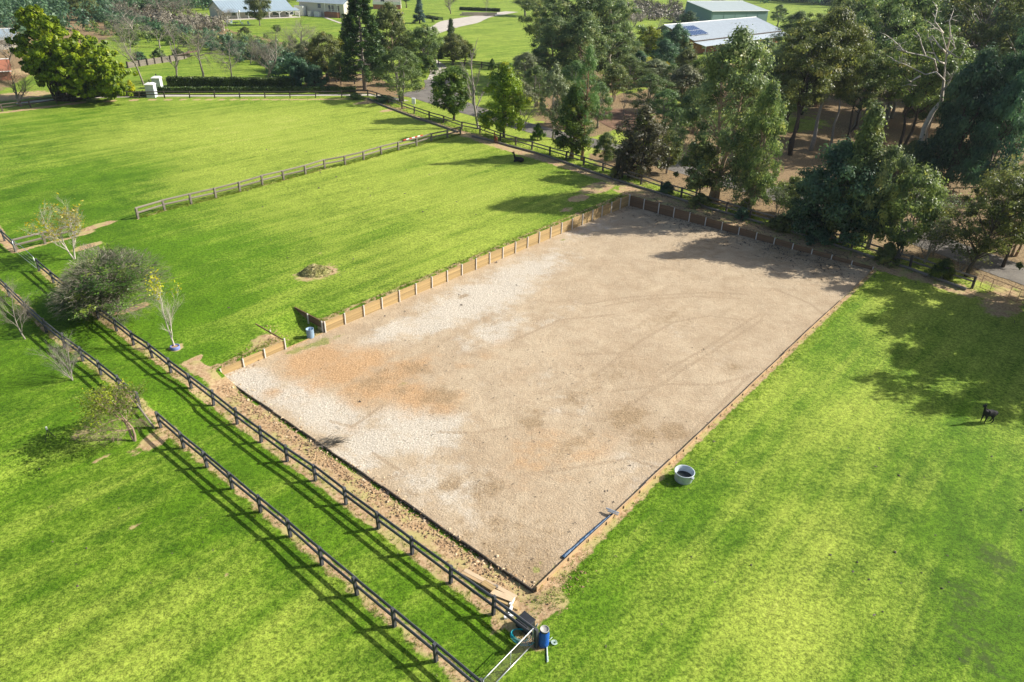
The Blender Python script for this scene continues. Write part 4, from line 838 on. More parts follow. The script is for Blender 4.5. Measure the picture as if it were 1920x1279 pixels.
for k, (bx, by, ty, hw_, key, lab, lf) in enumerate([(1150,190,118,30,'low_olive_b','olive green tree left of the feathery tree by the mulched bed','leaf_olive'),(1180,165,105,30,'feather','feathery tree between the central gums and the golden wattle','leaf_feather'),(1225,160,110,34,'low_olive_b','grey green tree directly below the golden wattle','leaf_grey'),
        (1320,200,118,36,'low_olive','olive tree between the grey green tree and the big leafy gum','leaf_olive'),(1300,250,165,34,'euc_full','slim gum tree left behind the big leafy gum','leaf_euc'),(1275,130,70,24,'low_olive_b','olive tree touching the left corner of the long roof','leaf_olive'),(1395,300,210,34,'low_olive_b','olive sapling clump right behind the big leafy gum','leaf_lime'),
        (1405,385,300,30,'low_olive_b','pale olive tree between the big leafy gum and the twiggy tree','leaf_olive'),(1455,410,330,30,'twiggy','grey twiggy sapling left of the dark multi stemmed tree','leaf_olive'),(1600,462,300,50,'low_olive_b','dark tree filling the middle behind the multi stemmed tree','leaf_euc_dark'),(1512,436,330,44,'low_dark','low dark tree at the left foot of the multi stemmed tree','leaf_euc_dark'),
        (1625,468,270,50,'low_olive','olive tree filling the gap below the pointed tree','leaf_euc'),(1460,230,70,50,'euc_full','leafy gum at the far left of the grove above the road','leaf_euc'),(1445,190,95,34,'low_olive','olive tree in front of the right end of the long roof','leaf_euc'),(1530,200,15,55,'euc_full','leafy gum in the second row behind the straight dark trunk','leaf_euc'),
        (1590,180,-10,55,'euc_full','leafy gum above the slanting brown trunk','leaf_euc'),(1700,215,-10,60,'euc_full','leafy gum left of the dead white branches','leaf_euc_dark'),(1735,250,70,50,'euc_full','leafy gum below the dead white branches','leaf_euc'),(1760,190,-30,60,'euc_full','leafy gum behind the dead white branches','leaf_euc'),(1820,220,10,60,'euc_full','leafy gum above the teal green tree','leaf_euc_dark'),
        (1900,280,60,60,'euc_full','leafy dark gum right of the teal green tree','leaf_euc_dark'),(1780,330,150,40,'low_dark','dark sapling left below the teal green tree','leaf_euc_dark'),(1850,400,280,40,'twiggy','twiggy undergrowth tree behind the leaning gum','leaf_olive'),(1760,430,350,40,'twiggy','twiggy undergrowth between the round olive crown and the leaning gum','leaf_olive'),
        (1830,480,360,44,'twiggy','twiggy tree hiding the road behind the leaning gum','leaf_olive'),(1900,480,330,56,'low_olive_b','olive tree over the road at the right picture edge','leaf_olive'),(1750,478,385,38,'twiggy','twiggy tree over the road right of the round olive crown','leaf_olive'),(1480,402,330,30,'low_olive','olive bush tree over the road left of the dark multi stemmed tree','leaf_olive'),
        (1250,325,245,24,'low_olive','olive bush tree right of the dark twiggy tree','leaf_olive'),(1470,250,150,40,'iron_b','gum tree behind the forked gum over the grass strip','leaf_olive'),(1590,270,90,44,'iron_b','gum tree with a dark forked trunk right of the brown slanting trunk','leaf_euc'),(1640,265,80,44,'iron_a','gum tree with a straight trunk left of the red brown slanting trunk','leaf_euc'),(1730,280,100,44,'iron_a','gum tree between the red brown trunk and the teal tree','leaf_euc'),(1425,150,70,28,'low_olive_b','olive tree in front of the right corner of the long roof','leaf_euc'),
        (1402,404,150,44,'euc_full','leafy gum tree at the fence right of the pinkish gum trunk','leaf_olive'),
        (975,215,150,28,'grey_loose','loose grey tree behind the lime green tree, right side','leaf_grey'),(1005,200,120,30,'feather','feathery green tree left behind the loose grey green tree','leaf_feather'),(1060,235,150,24,'low_olive_b','olive tree left behind the columnar tree','leaf_olive'),(1120,240,150,26,'feather','feathery tree right behind the tall feathery tree','leaf_feather'),
        (1130,150,75,30,'low_olive','olive tree at the right foot of the central cluster','leaf_mid'),(1170,215,160,22,'bare_a','bare tree beside the dead stumps',None),(1245,235,165,32,'feather','feathery tree over the end of the mulched bed','leaf_feather'),(1290,240,160,30,'low_olive_b','olive tree left of the slim gum','leaf_olive'),
        (1215,300,225,22,'low_olive_b','small olive tree right behind the dark twiggy tree','leaf_lime'),(1265,270,200,26,'feather','feathery small tree over the road left of the big leafy gum','leaf_feather'),(1195,150,95,24,'low_dark','dark tree right behind the golden wattle','leaf_euc_dark'),(1180,130,75,26,'low_olive','olive tree above the yellow green wattle','leaf_olive'),
        (1240,110,50,24,'euc_full','slim gum tree left of the long roof','leaf_euc_dark'),(960,150,100,22,'bare_leafy','grey thinly leaved tree behind the lime green tree',None),(1012,150,85,26,'low_olive_b','olive tree at the left foot of the central cluster','leaf_grey'),(1310,170,105,28,'low_olive','olive tree before the brick end of the long roofed house','leaf_mid'),
        (1350,160,115,26,'low_olive_b','olive tree below the veranda roof of the long roofed house','leaf_olive'),(1390,150,112,24,'bare_a','bare shrubby tree below the veranda roof, right',None),(1330,135,98,24,'bare_b','bare shrubby tree below the veranda roof, left',None),
        (530,120,82,24,'bare_leafy','grey thinly leaved tree over the shrub belt',None),(470,120,70,24,'bare_a','bare tree over the dark shrub belt',None),(640,130,72,22,'low_olive_b','olive tree between the open olive tree and the hoop pine','leaf_lime'),(815,120,72,22,'low_olive_b','green tree right of the rounded olive crown','leaf_mid'),
        (770,110,55,22,'low_olive','dark olive tree between hoop pine and rounded olive crown','leaf_olive'),(1950,560,420,50,'low_olive_b','olive tree overhanging the wire gate from the right','leaf_olive'),(1880,500,300,60,'sparse_euc','sparse gum tree cut by the right picture edge above the wire gate','leaf_olive'),(1640,150,-10,50,'euc_full','leafy gum in the back row, centre of the grove','leaf_euc'),(1480,130,20,40,'euc_full','leafy gum right behind the end of the long roof','leaf_euc'),(1860,160,-50,70,'euc_full','leafy gum in the back row at the upper right','leaf_euc'),
        (985,175,95,34,'feather','thin feathery tree behind the lime green tree','leaf_grey'),(1075,210,110,34,'feather','feathery tree behind the dark columnar tree','leaf_feather'),(1040,165,30,44,'euc_full','leafy gum at the left foot of the central cluster','leaf_euc'),(1090,170,20,50,'euc_full','leafy gum in the middle of the central cluster, front','leaf_euc'),(1150,150,30,40,'euc_full','leafy gum at the right foot of the central cluster','leaf_euc'),
        (640,160,100,24,'low_olive_b','dark olive tree left of the hoop pine foot','leaf_olive'),(578,135,75,24,'low_olive','olive tree left of the open olive tree','leaf_grey'),(700,150,60,26,'low_olive_b','dark tree filling the right side of the hoop pine','leaf_pine'),(772,160,100,26,'low_olive_b','olive tree right behind the light green feathery tree','leaf_mid'),(872,120,75,20,'low_olive_b','yellowish olive bush right of the small pointed conifer','leaf_lime')]):
    T(key, bx, by, ty, hw_, lab, name='gum_tree' if 'euc' in key or 'iron' in key else ('bare_tree' if key.startswith('bare') else 'tree'), leaf=lf, group=GF if bx > 1420 else GR)
# trees beyond the right picture edge that shade the grass
for k, (bx, by, ty, hw_, key) in enumerate([(2085,640,330,120,'euc_c'),(2160,690,330,130,'euc_a'),(1995,582,330,105,'euc_dark'),(2215,735,470,100,'euc_a'),(2290,640,250,140,'euc_c'),(2330,700,380,120,'euc_b'),(2015,612,400,90,'low_olive')]):
    T(key, bx, by, ty, hw_, ['first','second','third','fourth','fifth','sixth','seventh'][k] + ' of the gum trees beyond the right picture edge that shade the grass', name='gum_tree', group='gum trees beyond the right edge')
# dead white branched gum
def dead_gum():
    p = G(1700, 312); H = hgt(p, 30); rnd = random.Random(12)
    t = thing('dead_gum_tree', p, 'pale leaning gum trunk with bare white dead branches', 'tree'); mb = MB()
    def at(px, py, off=0):
        d = ray(px, py); k = (p.y + off) / d[1]; return Vector((d[0] * k - p.x, off, d[2] * k + CAMH - p.z))
    mb.tube([(0, 0, -.3), at(1715,285), at(1728,262), at(1733,240), at(1748,210), at(1765,190), at(1770,150)], [.46, .4, .34, .32, .3, .24, .15], 10)
    link('trunk', mb.mesh('trunk', MAT['bark_pale'], True), t); mb = MB()
    L = [[(1765,190),(1770,150),(1775,95),(1765,60),(1745,45)],[(1770,150),(1755,135),(1735,140),(1700,122),(1672,112)],[(1757,135),(1752,112),(1735,105),(1700,98),(1668,70)],[(1772,120),(1760,115),(1752,100),(1744,75)],[(1775,95),(1782,70),(1780,40),(1788,20)],
         [(1725,143),(1712,150),(1705,160)],[(1775,100),(1760,85),(1748,68),(1738,72)],[(1775,105),(1790,90),(1785,66)],[(1700,98),(1680,90)],[(1768,170),(1782,150),(1785,145)],[(1775,95),(1800,110),(1815,80)],[(1735,105),(1728,85),(1722,60)],[(1768,62),(1752,40),(1758,15)]]
    for l in L:
        n = len(l); mb.tube([at(a, b_, rnd.uniform(-1.5, 1.0) - .5 * i) for i, (a, b_) in enumerate(l)], [.13 * (1 - .8 * i / (n - 1)) for i in range(n)], 5)
    for l in L:
        a_, b2 = l[-1], l[-2]
        for q in range(5):
            f = rnd.random(); px_, py_ = b2[0] + (a_[0] - b2[0]) * f, b2[1] + (a_[1] - b2[1]) * f; dx_, dy_ = rnd.uniform(-22, 16), rnd.uniform(-20, 8)
            mb.tube([at(px_, py_, -1), at(px_ + dx_ * .5, py_ + dy_ * .6, -1), at(px_ + dx_, py_ + dy_, -1)], [.05, .03, .012], 4)
    link('dead_branches', mb.mesh('dead_branches', MAT['bark_pale'], True), t)
dead_gum()
# ---- belts and far masses
def belt(name, pts, n, key_leaf, hm, rad, nl, ls, label, jitter=6, kind='stuff', seed=1):
    rs = np.random.RandomState(seed); P = gp(pts); seg = np.hypot(*np.diff(P, axis=0).T); cum = np.r_[0, np.cumsum(seg)]; cs = []; rr = []
    for _ in range(n):
        u = rs.rand() * cum[-1]; x = np.interp(u, cum, P[:, 0]) + rs.normal() * jitter; y = np.interp(u, cum, P[:, 1]) + rs.normal() * jitter
        hh = hm * (.5 + .7 * rs.rand()); 
        for q in range(3): cs.append((x + rs.normal() * rad * .6, y + rs.normal() * rad * .6, gz(x, y) + hh * (.25 + .3 * q))); rr.append(rad * (.6 + .5 * rs.rand()))
    p, s = clump_leaves(np.array(cs), rr, nl, ls, .8, rs, .4); me = quadmesh(name, quads(p, s, .5, .35, rs, LD[0]), MAT[key_leaf]); return tag(link(name, me), label, 'shrubs', kind=kind)
belt('shrub_belt', [(190,30),(250,55),(330,70),(420,90),(470,110),(520,125),(560,150)], 150, 'leaf_euc_dark', 3.2, 1.3, 60, .3, 'dark shrub belt running down behind the far lawn', 2.5, seed=2)
belt('shrub_belt', [(180,55),(260,70),(340,85),(430,75),(480,95),(540,118)], 110, 'leaf_olive', 2.6, 1.2, 60, .28, 'olive shrub belt behind the sleeper garden bed', 4, seed=3)
belt('shrub_belt', [(180,30),(260,38),(340,50),(400,62)], 120, 'twig_mass', 3.6, 1.6, 60, .28, 'grey leafless shrub mass above the sleeper garden bed', 4, seed=4)
belt('far_woods', [(-60,60),(20,32),(120,22),(230,18),(330,8),(380,2)], 260, 'leaf_euc_dark', 7, 2.8, 60, .5, 'far dark woods along the upper left edge', 14, seed=5)
belt('far_woods', [(60,10),(180,8),(300,4),(420,0),(560,-8)], 260, 'leaf_olive', 9, 3.2, 60, .55, 'far olive woods at the top left', 16, seed=6)
belt('far_woods', [(1430,2),(1520,0),(1700,20),(1900,60),(2100,120)], 360, 'leaf_euc_dark', 16, 4.5, 90, .7, 'far dark woods behind the grove on the right', 14, seed=7)
belt('far_woods', [(920,-12),(1050,-14),(1200,-12),(1400,-12),(1600,-10)], 260, 'leaf_euc', 14, 4.5, 60, .8, 'far woods along the top edge in the middle', 18, seed=8)
belt('far_woods', [(560,-14),(700,-16),(850,-14)], 120, 'leaf_euc_dark', 12, 4.5, 60, .8, 'far woods above the white houses', 12, seed=9)
belt('far_woods', [(-80,-8),(200,-12),(420,-14)], 200, 'leaf_euc', 12, 4.5, 60, .8, 'far woods across the top left corner', 16, seed=10)
belt('orchard_scrub', [(1170,25),(1215,38),(1260,32),(1190,12),(1250,12)], 90, 'twig_mass', 3.2, 1.8, 60, .35, 'grey leafless scrub left of the pale shed', 8, seed=11)
for k, (bx, by, ty, hw_, key, lab) in enumerate([(15,120,40,30,'bare_b','pale bare tree before the roofed building at the left edge'),(40,200,108,34,'bare_b','pale pinkish bare tree hanging over the far left fence'),(-20,210,70,45,'bare_a','bare tree cut by the left picture edge'),
        (210,40,-15,36,'bare_a','bare tree in the far woods above the big bright tree'),(330,42,-20,40,'bare_b','bare tree in the far woods left of the veranda house'),(250,75,10,40,'bare_c','bare tree behind the sleeper garden bed, left'),(300,90,30,34,'bare_a','bare tree behind the sleeper garden bed, right'),
        (425,42,8,22,'bare_b','bare tree beside the garden chairs'),(487,48,-22,22,'low_olive','dark tree with orange tips in front of the veranda'),(95,30,-18,26,'low_dark','dark tree in the woods above the big bright tree'),(160,38,-10,30,'low_olive','green tree in the far woods left of the bare trees'),
        (1345,20,-12,14,'low_olive','green bushy tree left of the pale shed'),(1315,40,6,16,'low_olive_b','green bushy tree between the scrub and the pale shed'),(1290,55,20,20,'low_dark','dark bush behind the left end of the long roof'),
        (912,26,-14,9,'bare_a','small bare tree on the lawn beside the driveway'),(845,26,-24,16,'bare_b','bare tree above the stone garden wall'),(985,30,-25,30,'euc_a','gum tree at the right end of the far lawn'),(762,15,-25,14,'euc_dark','dark trunked tree beside the white balcony'),
        (1180,60,8,26,'bare_b','pale bare tree at the foot of the grey scrub'),(1225,80,28,24,'bare_a','pale bare tree behind the yellow tipped olive tree'),(520,62,46,9,'low_olive','little round tree on the house lawn'),(460,62,50,10,'shrub','little shrub below the veranda')]):
    T(key, bx, by, ty, hw_, lab, name='bare_tree' if key.startswith('bare') else 'tree', leaf=None)
for k, (bx, by, ty, hw_, key, lab, lf) in enumerate([(1008,262,232,12,'shrub','small leafy shrub under the lime green tree','leaf_mid'),(1395,402,372,18,'shrub','low yellow green shrub at the road fence beside the twiggy tree','leaf_lime'),(1605,452,430,14,'shrub','small green shrub at the foot of the dark multi stemmed tree','leaf_mid'),
        (722,192,178,20,'shrub_dark','dark green shrub behind the fence at the paddock corner','leaf_euc_dark'),(668,186,174,14,'shrub','low flowering shrub before the fence corner','leaf_feather'),(248,178,150,9,'shrub','yellow flowering shrub right of the big bright tree','leaf_gold'),(205,180,170,10,'shrub','low golden shrub under the big bright tree','leaf_gold'),
        (300,112,90,13,'shrub','round shrub on the sleeper garden bed, left','leaf_olive'),(335,108,90,13,'shrub','round shrub on the sleeper garden bed, right','leaf_olive'),(262,112,96,11,'shrub_dark','dark shrub at the left end of the sleeper garden bed','leaf_euc_dark'),(590,162,120,24,'shrub_dark','dark shrub right of the twin trunked bare tree','leaf_euc_dark'),
        (560,160,105,26,'shrub_dark','big dark blue green shrub behind the hedge end','leaf_euc_dark'),(640,150,118,9,'shrub_dark','small dark shrub left of the hoop pine','leaf_pine'),(923,131,110,7,'shrub','small round bush on the far rail fence','leaf_mid'),(812,42,34,3,'shrub','tiny round clipped bush on the driveway lawn','leaf_mid'),
        (1250,362,340,16,'shrub','low dark shrub behind the first fence bays at the arena corner','leaf_euc_dark'),(1310,388,362,20,'shrub','low olive shrub under the big leafy gum','leaf_olive'),(1460,432,405,22,'shrub','low olive shrub under the grey twiggy sapling','leaf_olive'),(1535,455,425,26,'shrub_dark','low dark shrub at the fence below the dark multi stemmed tree','leaf_euc_dark'),
        (1660,492,455,24,'shrub','low olive shrub beside the pale timber stake','leaf_olive'),(1765,522,485,24,'shrub','low green shrub left of the leaning gum foot','leaf_mid'),(1390,410,388,14,'shrub_dark','small dark shrub at the fence between two twiggy trees','leaf_euc_dark')]):
    T(key, bx, by, ty, hw_, lab, 'shrub', name='shrub', leaf=lf)
# ------------------------------------------------------------------ clipped hedges
def hedge(p0, p1, h, wd, label, seed):
    a, b_ = G(*p0), G(*p1); d = b_ - a; L = d.length; rs = np.random.RandomState(seed); n = int(L * 95 * (h + wd)); nd = Vector((-d.y, d.x, 0)).normalized()
    t = thing('clipped_hedge', a, label, 'hedge', 'clipped hedges'); u = rs.rand(n); k = rs.rand(n); side = k < .38; top = k > .62
    off = np.where(side, -.5, np.where(top, rs.rand(n) - .5, .5)) * wd + rs.normal(size=n) * .05; z = np.where(top, h, rs.rand(n) * h) + rs.normal(size=n) * .05 + .05 * np.sin(u * L * 1.7)
    P = np.outer(u, np.array(d)) + np.outer(off, np.array(nd)); P[:, 2] += np.maximum(z, .05)
    link('foliage', quadmesh('foliage', quads(P, .13 * (.6 + .8 * rs.rand(n)), .7), MAT['leaf_hedge']), t)
    mb = MB(); ang = math.atan2(d.y, d.x); mb.box(tuple(d / 2 + Vector((0, 0, h * .47))), (L - .1, wd * .85, h * .92), ang); link('inner_branches', mb.mesh('inner_branches', MAT['leaf_hedge']), t)
hedge((316, 161), (556, 163), 1.5, 1.6, 'dark clipped hedge at the edge of the far lawn', 1)
hedge((297, 174), (668, 173), .9, .9, 'long light topped clipped hedge behind the far paddock fence', 2)
hedge((178, 181), (284, 180), .7, .9, 'short low hedge left of the white gate pillars', 3)
hedge((862, 19), (938, 22), 1.2, 2.2, 'green hedge on the stone garden wall above the driveway', 4)
hedge((800, 33), (826, 38), .8, 2., 'curved low hedge on the driveway lawn', 5)

# ------------------------------------------------------------------ gate pillars
def pillar(px, py, ty, wpx, label):
    p = G(px, py); H = hgt(p, ty); w_ = px2m(p, wpx); t = thing('gate_pillar', p, label, 'pillar', 'white gate pillars'); t.rotation_euler = (0, 0, .12)
    q = w_ / 2; mb = MB(); hh = H * .8; mb.hexa([(-q,-q,-.2),(q,-q,-.2),(q,q,-.2),(-q,q,-.2),(-q,-q,hh),(q,-q,hh),(q,q,hh),(-q,q,hh)]); link('shaft', mb.mesh('shaft', MAT['pillar_shade_paint']), t)
    mb = MB(); c = q * 1.13; e_ = q * .65; mb.box((0, 0, hh + .05), (2 * c, 2 * c, .1)); mb.hexa([(-c,-c,hh+.101),(c,-c,hh+.101),(c,c,hh+.101),(-c,c,hh+.101),(-e_,-e_,hh+.33),(e_,-e_,hh+.33),(e_,e_,hh+.33),(-e_,e_,hh+.33)]); link('cap', mb.mesh('cap', MAT['white_paint']), t)
    mb = MB(); mb.tube([(0, 0, hh + .32), (0, 0, hh + .5)], .03, 6); mb.lathe([(.05, hh + .5), (.1, hh + .56), (.1, hh + .72), (.02, hh + .8)], 8, cap=True); link('lamp', mb.mesh('lamp', MAT['dark_iron']), t)
    mb = MB(); mb.box((-q - .012, 0, hh * .5), (.02, q * 1.3, hh * .6)); link('panel', mb.mesh('panel', MAT['white_paint']), t)
pillar(286, 182, 153, 15, 'white square gate pillar with a lamp, front one beside the fence')
pillar(297, 165, 142, 14, 'white square gate pillar with a lamp, rear one behind the other')

# ------------------------------------------------------------------ sleeper garden bed
def bed():
    pts = [(240,128),(262,124.5),(277,122.5),(291,120),(305,118),(320,116),(332,113.5),(346,110.5),(355,106)]; P = [G(a, b_) for a, b_ in pts]
    t = thing('garden_bed_wall', P[0], 'curved grey sleeper wall of the raised garden bed on the far lawn', 'garden wall'); h = hgt(P[3], 109)
    pm = chamfer_post(.3, 'post', 'dark_timber')
    for i, p in enumerate(P): link('post', pm, t, mw=Matrix.Translation(p - P[0]) @ Matrix.Diagonal((1, 1, h * 1.12, 1)))
    sm = MB(); sm.box((.5, 0, .5), (1, 1, 1)); sm = sm.mesh('sleeper', MAT['grey_timber'])
    for i in range(len(P) - 1):
        for k in range(3): link('sleeper', sm, t, mw=span(P[i] - P[0] + Vector((0, .18, h * k / 3)), P[i + 1] - P[0] + Vector((0, .18, h * k / 3)), .1, h / 3 - .02))
    mb = MB(); v = [(*(p - P[0] + Vector((0, .2, h * .92))),) for p in P] + [(*(p - P[0] + Vector((1.5, 6 - .3 * i, h * .92))),) for i, p in enumerate(P)]; n = len(P)
    mb.add(v, [(i, i + 1, n + i + 1, n + i) for i in range(n - 1)]); link('soil', mb.mesh('soil', MAT['mulch']), t)
bed()

# ------------------------------------------------------------------ buildings
def frame2(a, b_): d = Vector((b_.x - a.x, b_.y - a.y, 0)); L = d.length; x = d / L; return x, Vector((-x.y, x.x, 0)), L
def slab(mb, a, b_, c, d, th=.12):
    n = (Vector(b_) - Vector(a)).cross(Vector(d) - Vector(a)).normalized() * th; q = [Vector(v) for v in (a, b_, c, d)]
    mb.hexa([tuple(v - n) for v in q] + [tuple(v) for v in q])
def house(name, p0, p1, dep, wh, rh, label, wall, roof, over=.6, windows=(), veranda=None, ribs=True, ridge=.5, cat='house', base=None, gut=True):
    a, b_ = G(*p0), G(*p1); x, y, L = frame2(a, b_); t = thing(name, a, label, cat)
    def P(u, v, z): q = x * u + y * v; return Vector((q.x, q.y, z))
    W_ = lambda *l: [tuple(P(*q)) for q in l]; r = dep * ridge
    mb = MB(); mb.add(W_((0,0,-.3),(L,0,-.3),(L,dep,-.3),(0,dep,-.3),(0,0,wh),(L,0,wh),(L,dep,wh),(0,dep,wh),(0,r,rh-.12),(L,r,rh-.12)), [(0,1,5,4),(2,3,7,6),(3,0,4,8,7),(1,2,6,9,5)]); link('wall', mb.mesh('wall', MAT[wall]), t)
    if base: mb = MB(); c_ = P(L / 2, dep / 2, base / 2); mb.box(tuple(c_), (L + .1, dep + .1, base), math.atan2(x.y, x.x)); link('base_wall', mb.mesh('base_wall', MAT['brick_wall']), t)
    sl = (rh - wh) / r; o = over
    for nm, va, vb, za, zb in (('roof', -o, r, wh - o * sl + .05, rh), ('roof', dep + o, r, wh - o * (rh - wh) / (dep - r) + .05, rh)):
        mb = MB(); A_, B_, C_, D_ = P(-o, va, za), P(L + o, va, za), P(L + o, vb, zb), P(-o, vb, zb)
        if va > vb: A_, B_, C_, D_ = B_, A_, D_, C_
        slab(mb, A_, B_, C_, D_); ro = link(nm, mb.mesh('roof', MAT[roof]), t)
        if ribs:
            mb = MB(); n = int(L / .9)
            for i in range(n + 1):
                u = -o + (L + 2 * o) * i / n; mb.tube([P(u, va, za + .02), P(u, vb, zb + .02)], .03, 4)
            o2 = link('roof_rib', mb.mesh('roof_rib', MAT[roof]), ro); o2['kind'] = 'stuff'
    mb = MB(); mb.tube([P(-o, r, rh + .04), P(L + o, r, rh + .04)], .12, 6); link('ridge_cap', mb.mesh('ridge_cap', MAT['white_paint']), t)
    if gut: mb = MB(); mb.tube([P(-o, -o - .05, wh - o * sl), P(L + o, -o - .05, wh - o * sl)], .09, 6); link('gutter', mb.mesh('gutter', MAT['dark_iron' if roof == 'roof_grey' else 'white_paint']), t)
    for (u, z, ww, hh, f) in windows:
        mb = MB()
        if f == 0: c_ = P(u, -.03, z); an = math.atan2(x.y, x.x); d1 = (ww + .2, .06, hh + .2); c2 = P(u, -.07, z); d2 = (ww, .04, hh)
        else: c_ = P(-.03, u, z); an = math.atan2(x.y, x.x) + math.pi / 2; d1 = (ww + .2, .06, hh + .2); c2 = P(-.07, u, z); d2 = (ww, .04, hh)
        mb.box(tuple(c_), d1, an); wo = link('window', mb.mesh('window', MAT['white_paint']), t); mb = MB(); mb.box(tuple(c2), d2, an); link('pane', mb.mesh('pane', MAT['window_glass']), wo)
    return t, P, L, x, y
# long roofed house with solar panels
dA = G(1297, 102)
t, P, L, x_, y_ = house('farm_house', (1297, 102), (1461, 79), 15.5, 3.6, 6.6, 'long low house with a pale metal roof, solar panels and brick end wall', 'brick_wall', 'roof_grey', .5, windows=[(6, 1.8, 2, 1.3, 0), (12, 1.8, 2, 1.3, 0), (20, 1.6, 1.2, 2.2, 0), (4, 1.8, 1.6, 1.3, 1)], ridge=.62)
sl = (6.6 - 3.6) / (15.5 * .62)
mb = MB(); slab(mb, P(-.4, -4., 2.45), P(L + .4, -4., 2.45), P(L + .4, -.35, 3.15), P(-.4, -.35, 3.15), .08); link('veranda_roof', mb.mesh('veranda_roof', MAT['roof_grey']), t)
for i in range(9): mb = MB(); q = P(.3 + (L - .6) * i / 8, -3.8, 0); mb.box((q.x, q.y, 1.2), (.14, .14, 2.5)); link('veranda_post', mb.mesh('veranda_post', MAT['white_paint']), t)
arr = thing('solar_array', G(1297, 102), 'dark blue solar panel array on the pale metal roof', 'solar panels')
def RP(u, v, up_): return P(u, v, 3.65 + sl * v + up_)
for i in range(8):
    for j in range(2):
        u0 = 1.8 + i * 1.16; v0 = 1.9 + j * 2.75; mb = MB(); slab(mb, RP(u0, v0, .22), RP(u0 + 1.1, v0, .22), RP(u0 + 1.1, v0 + 2.68, .22), RP(u0, v0 + 2.68, .22), .04)
        pn = link('panel', mb.mesh('panel', MAT['solar_cell']), arr); mb = MB(); mb.tube([RP(u0, v0, .23), RP(u0, v0 + 2.68, .23), RP(u0 + 1.1, v0 + 2.68, .23), RP(u0 + 1.1, v0, .23), RP(u0, v0, .23)], .022, 4); link('frame', mb.mesh('frame', MAT['galv']), pn)
# shed behind
t, P, L, x_, y_ = house('farm_shed', (1331, 49), (1436, 47), 16, 5.2, 7.6, 'pale roofed metal shed with a teal wall behind the long house', 'teal_wall', 'roof_pale', .3, windows=[], ridge=.98, cat='shed')
for i in range(5): mb = MB(); a_ = P(.0 + L * i / 5 + .5, -.02, 2.6); mb.box(tuple(a_), (.12, .1, 5.2), math.atan2(x_.y, x_.x)); link('wall_batten', mb.mesh('wall_batten', MAT['teal_wall']), t)
# cottage with veranda
t, P, L, x_, y_ = house('veranda_cottage', (418, 36), (548, 31), 11, 3.0, 5.6, 'white cottage with a blue grey metal roof and arched veranda', 'cream_wall', 'roof_blue', .5, windows=[(4, 1.6, 1.6, 1.2, 0), (9, 1.6, 1.6, 1.2, 0), (14, 1.6, 1.4, 2., 0), (20, 1.6, 3., 1.8, 0), (25, 1.6, 3., 1.8, 0)])
mb = MB(); slab(mb, P(-.5, -3.4, 2.3), P(L + 1.6, -3.4, 2.3), P(L + 1.6, -.4, 3.0), P(-.5, -.4, 3.0), .08); link('veranda_roof', mb.mesh('veranda_roof', MAT['roof_blue']), t)
for i in range(8):
    q = P(.2 + (L + 1) * i / 7, -3.2, 0); mb = MB(); mb.box((q.x, q.y, 1.15), (.22, .22, 2.3)); link('veranda_post', mb.mesh('veranda_post', MAT['white_paint']), t)
for i in range(4, 7):
    u0 = .2 + (L + 1) * i / 7; w2 = (L + 1) / 7; mb = MB()
    for k in range(8):
        a1 = math.pi * k / 8; a2 = math.pi * (k + 1) / 8; c1 = P(u0 + w2 / 2 - math.cos(a1) * w2 * .42, -3.2, 1.5 + math.sin(a1) * .6); c2 = P(u0 + w2 / 2 - math.cos(a2) * w2 * .42, -3.2, 1.5 + math.sin(a2) * .6); mb.tube([c1, c2], .09, 5)
    mb.box(tuple(P(u0 + w2 / 2, -3.2, 2.2)), (w2, .12, .2), math.atan2(x_.y, x_.x)); link('arch', mb.mesh('arch', MAT['white_paint']), t)
q = P(6, -1, 0); mb = MB(); mb.lathe([(.02, 0), (.5, .12), (.62, .3)], 14, (0, 0, 0)); mb.tube([(0, 0, 0), (0, 0, -.5)], .04, 5)
dq = P(11, 2.2, 4.4); link('satellite_dish', mb.mesh('satellite_dish', MAT['white_paint']), t, mw=Matrix.Translation(dq) @ Matrix.Rotation(-1.2, 4, 'X'))
mb = MB(); dd = P(L / 2, -2.6, .06); mb.box(tuple(dd), (L + 2, 4.4, .12), math.atan2(x_.y, x_.x)); link('veranda_floor', mb.mesh('veranda_floor', MAT['drive_concrete']), t)
# cream weatherboard house
t, P, L, x_, y_ = house('weatherboard_house', (563, 28), (646, 34), 12, 4.9, 8, 'cream weatherboard house on a brick base with white tanks beside it', 'cream_wall', 'roof_blue', .6, windows=[(9.2, 3.6, 1.4, 1.5, 0), (14.5, 3.1, 2.4, 1.8, 0), (17.5, 3.1, 1.2, 1.8, 0)], base=None)
mb = MB(); mb.box(tuple(P(15.2, -.7, .9)), (6, 1.4, 1.8), math.atan2(x_.y, x_.x)); link('brick_base', mb.mesh('brick_base', MAT['brick_wall']), t)
for u_ in (12.6, 15.4, 18.1): mb = MB(); c_ = P(u_, -1.3, 3.2); mb.box(tuple(c_), (.16, .16, 2.8)); link('porch_post', mb.mesh('porch_post', MAT['white_paint']), t)
mb = MB(); mb.box(tuple(P(15.3, -1.3, 2.75)), (5.6, .08, .1), math.atan2(x_.y, x_.x)); mb.box(tuple(P(15.3, -1.3, 2.2)), (5.6, .08, .1), math.atan2(x_.y, x_.x)); link('porch_rail', mb.mesh('porch_rail', MAT['white_paint']), t)
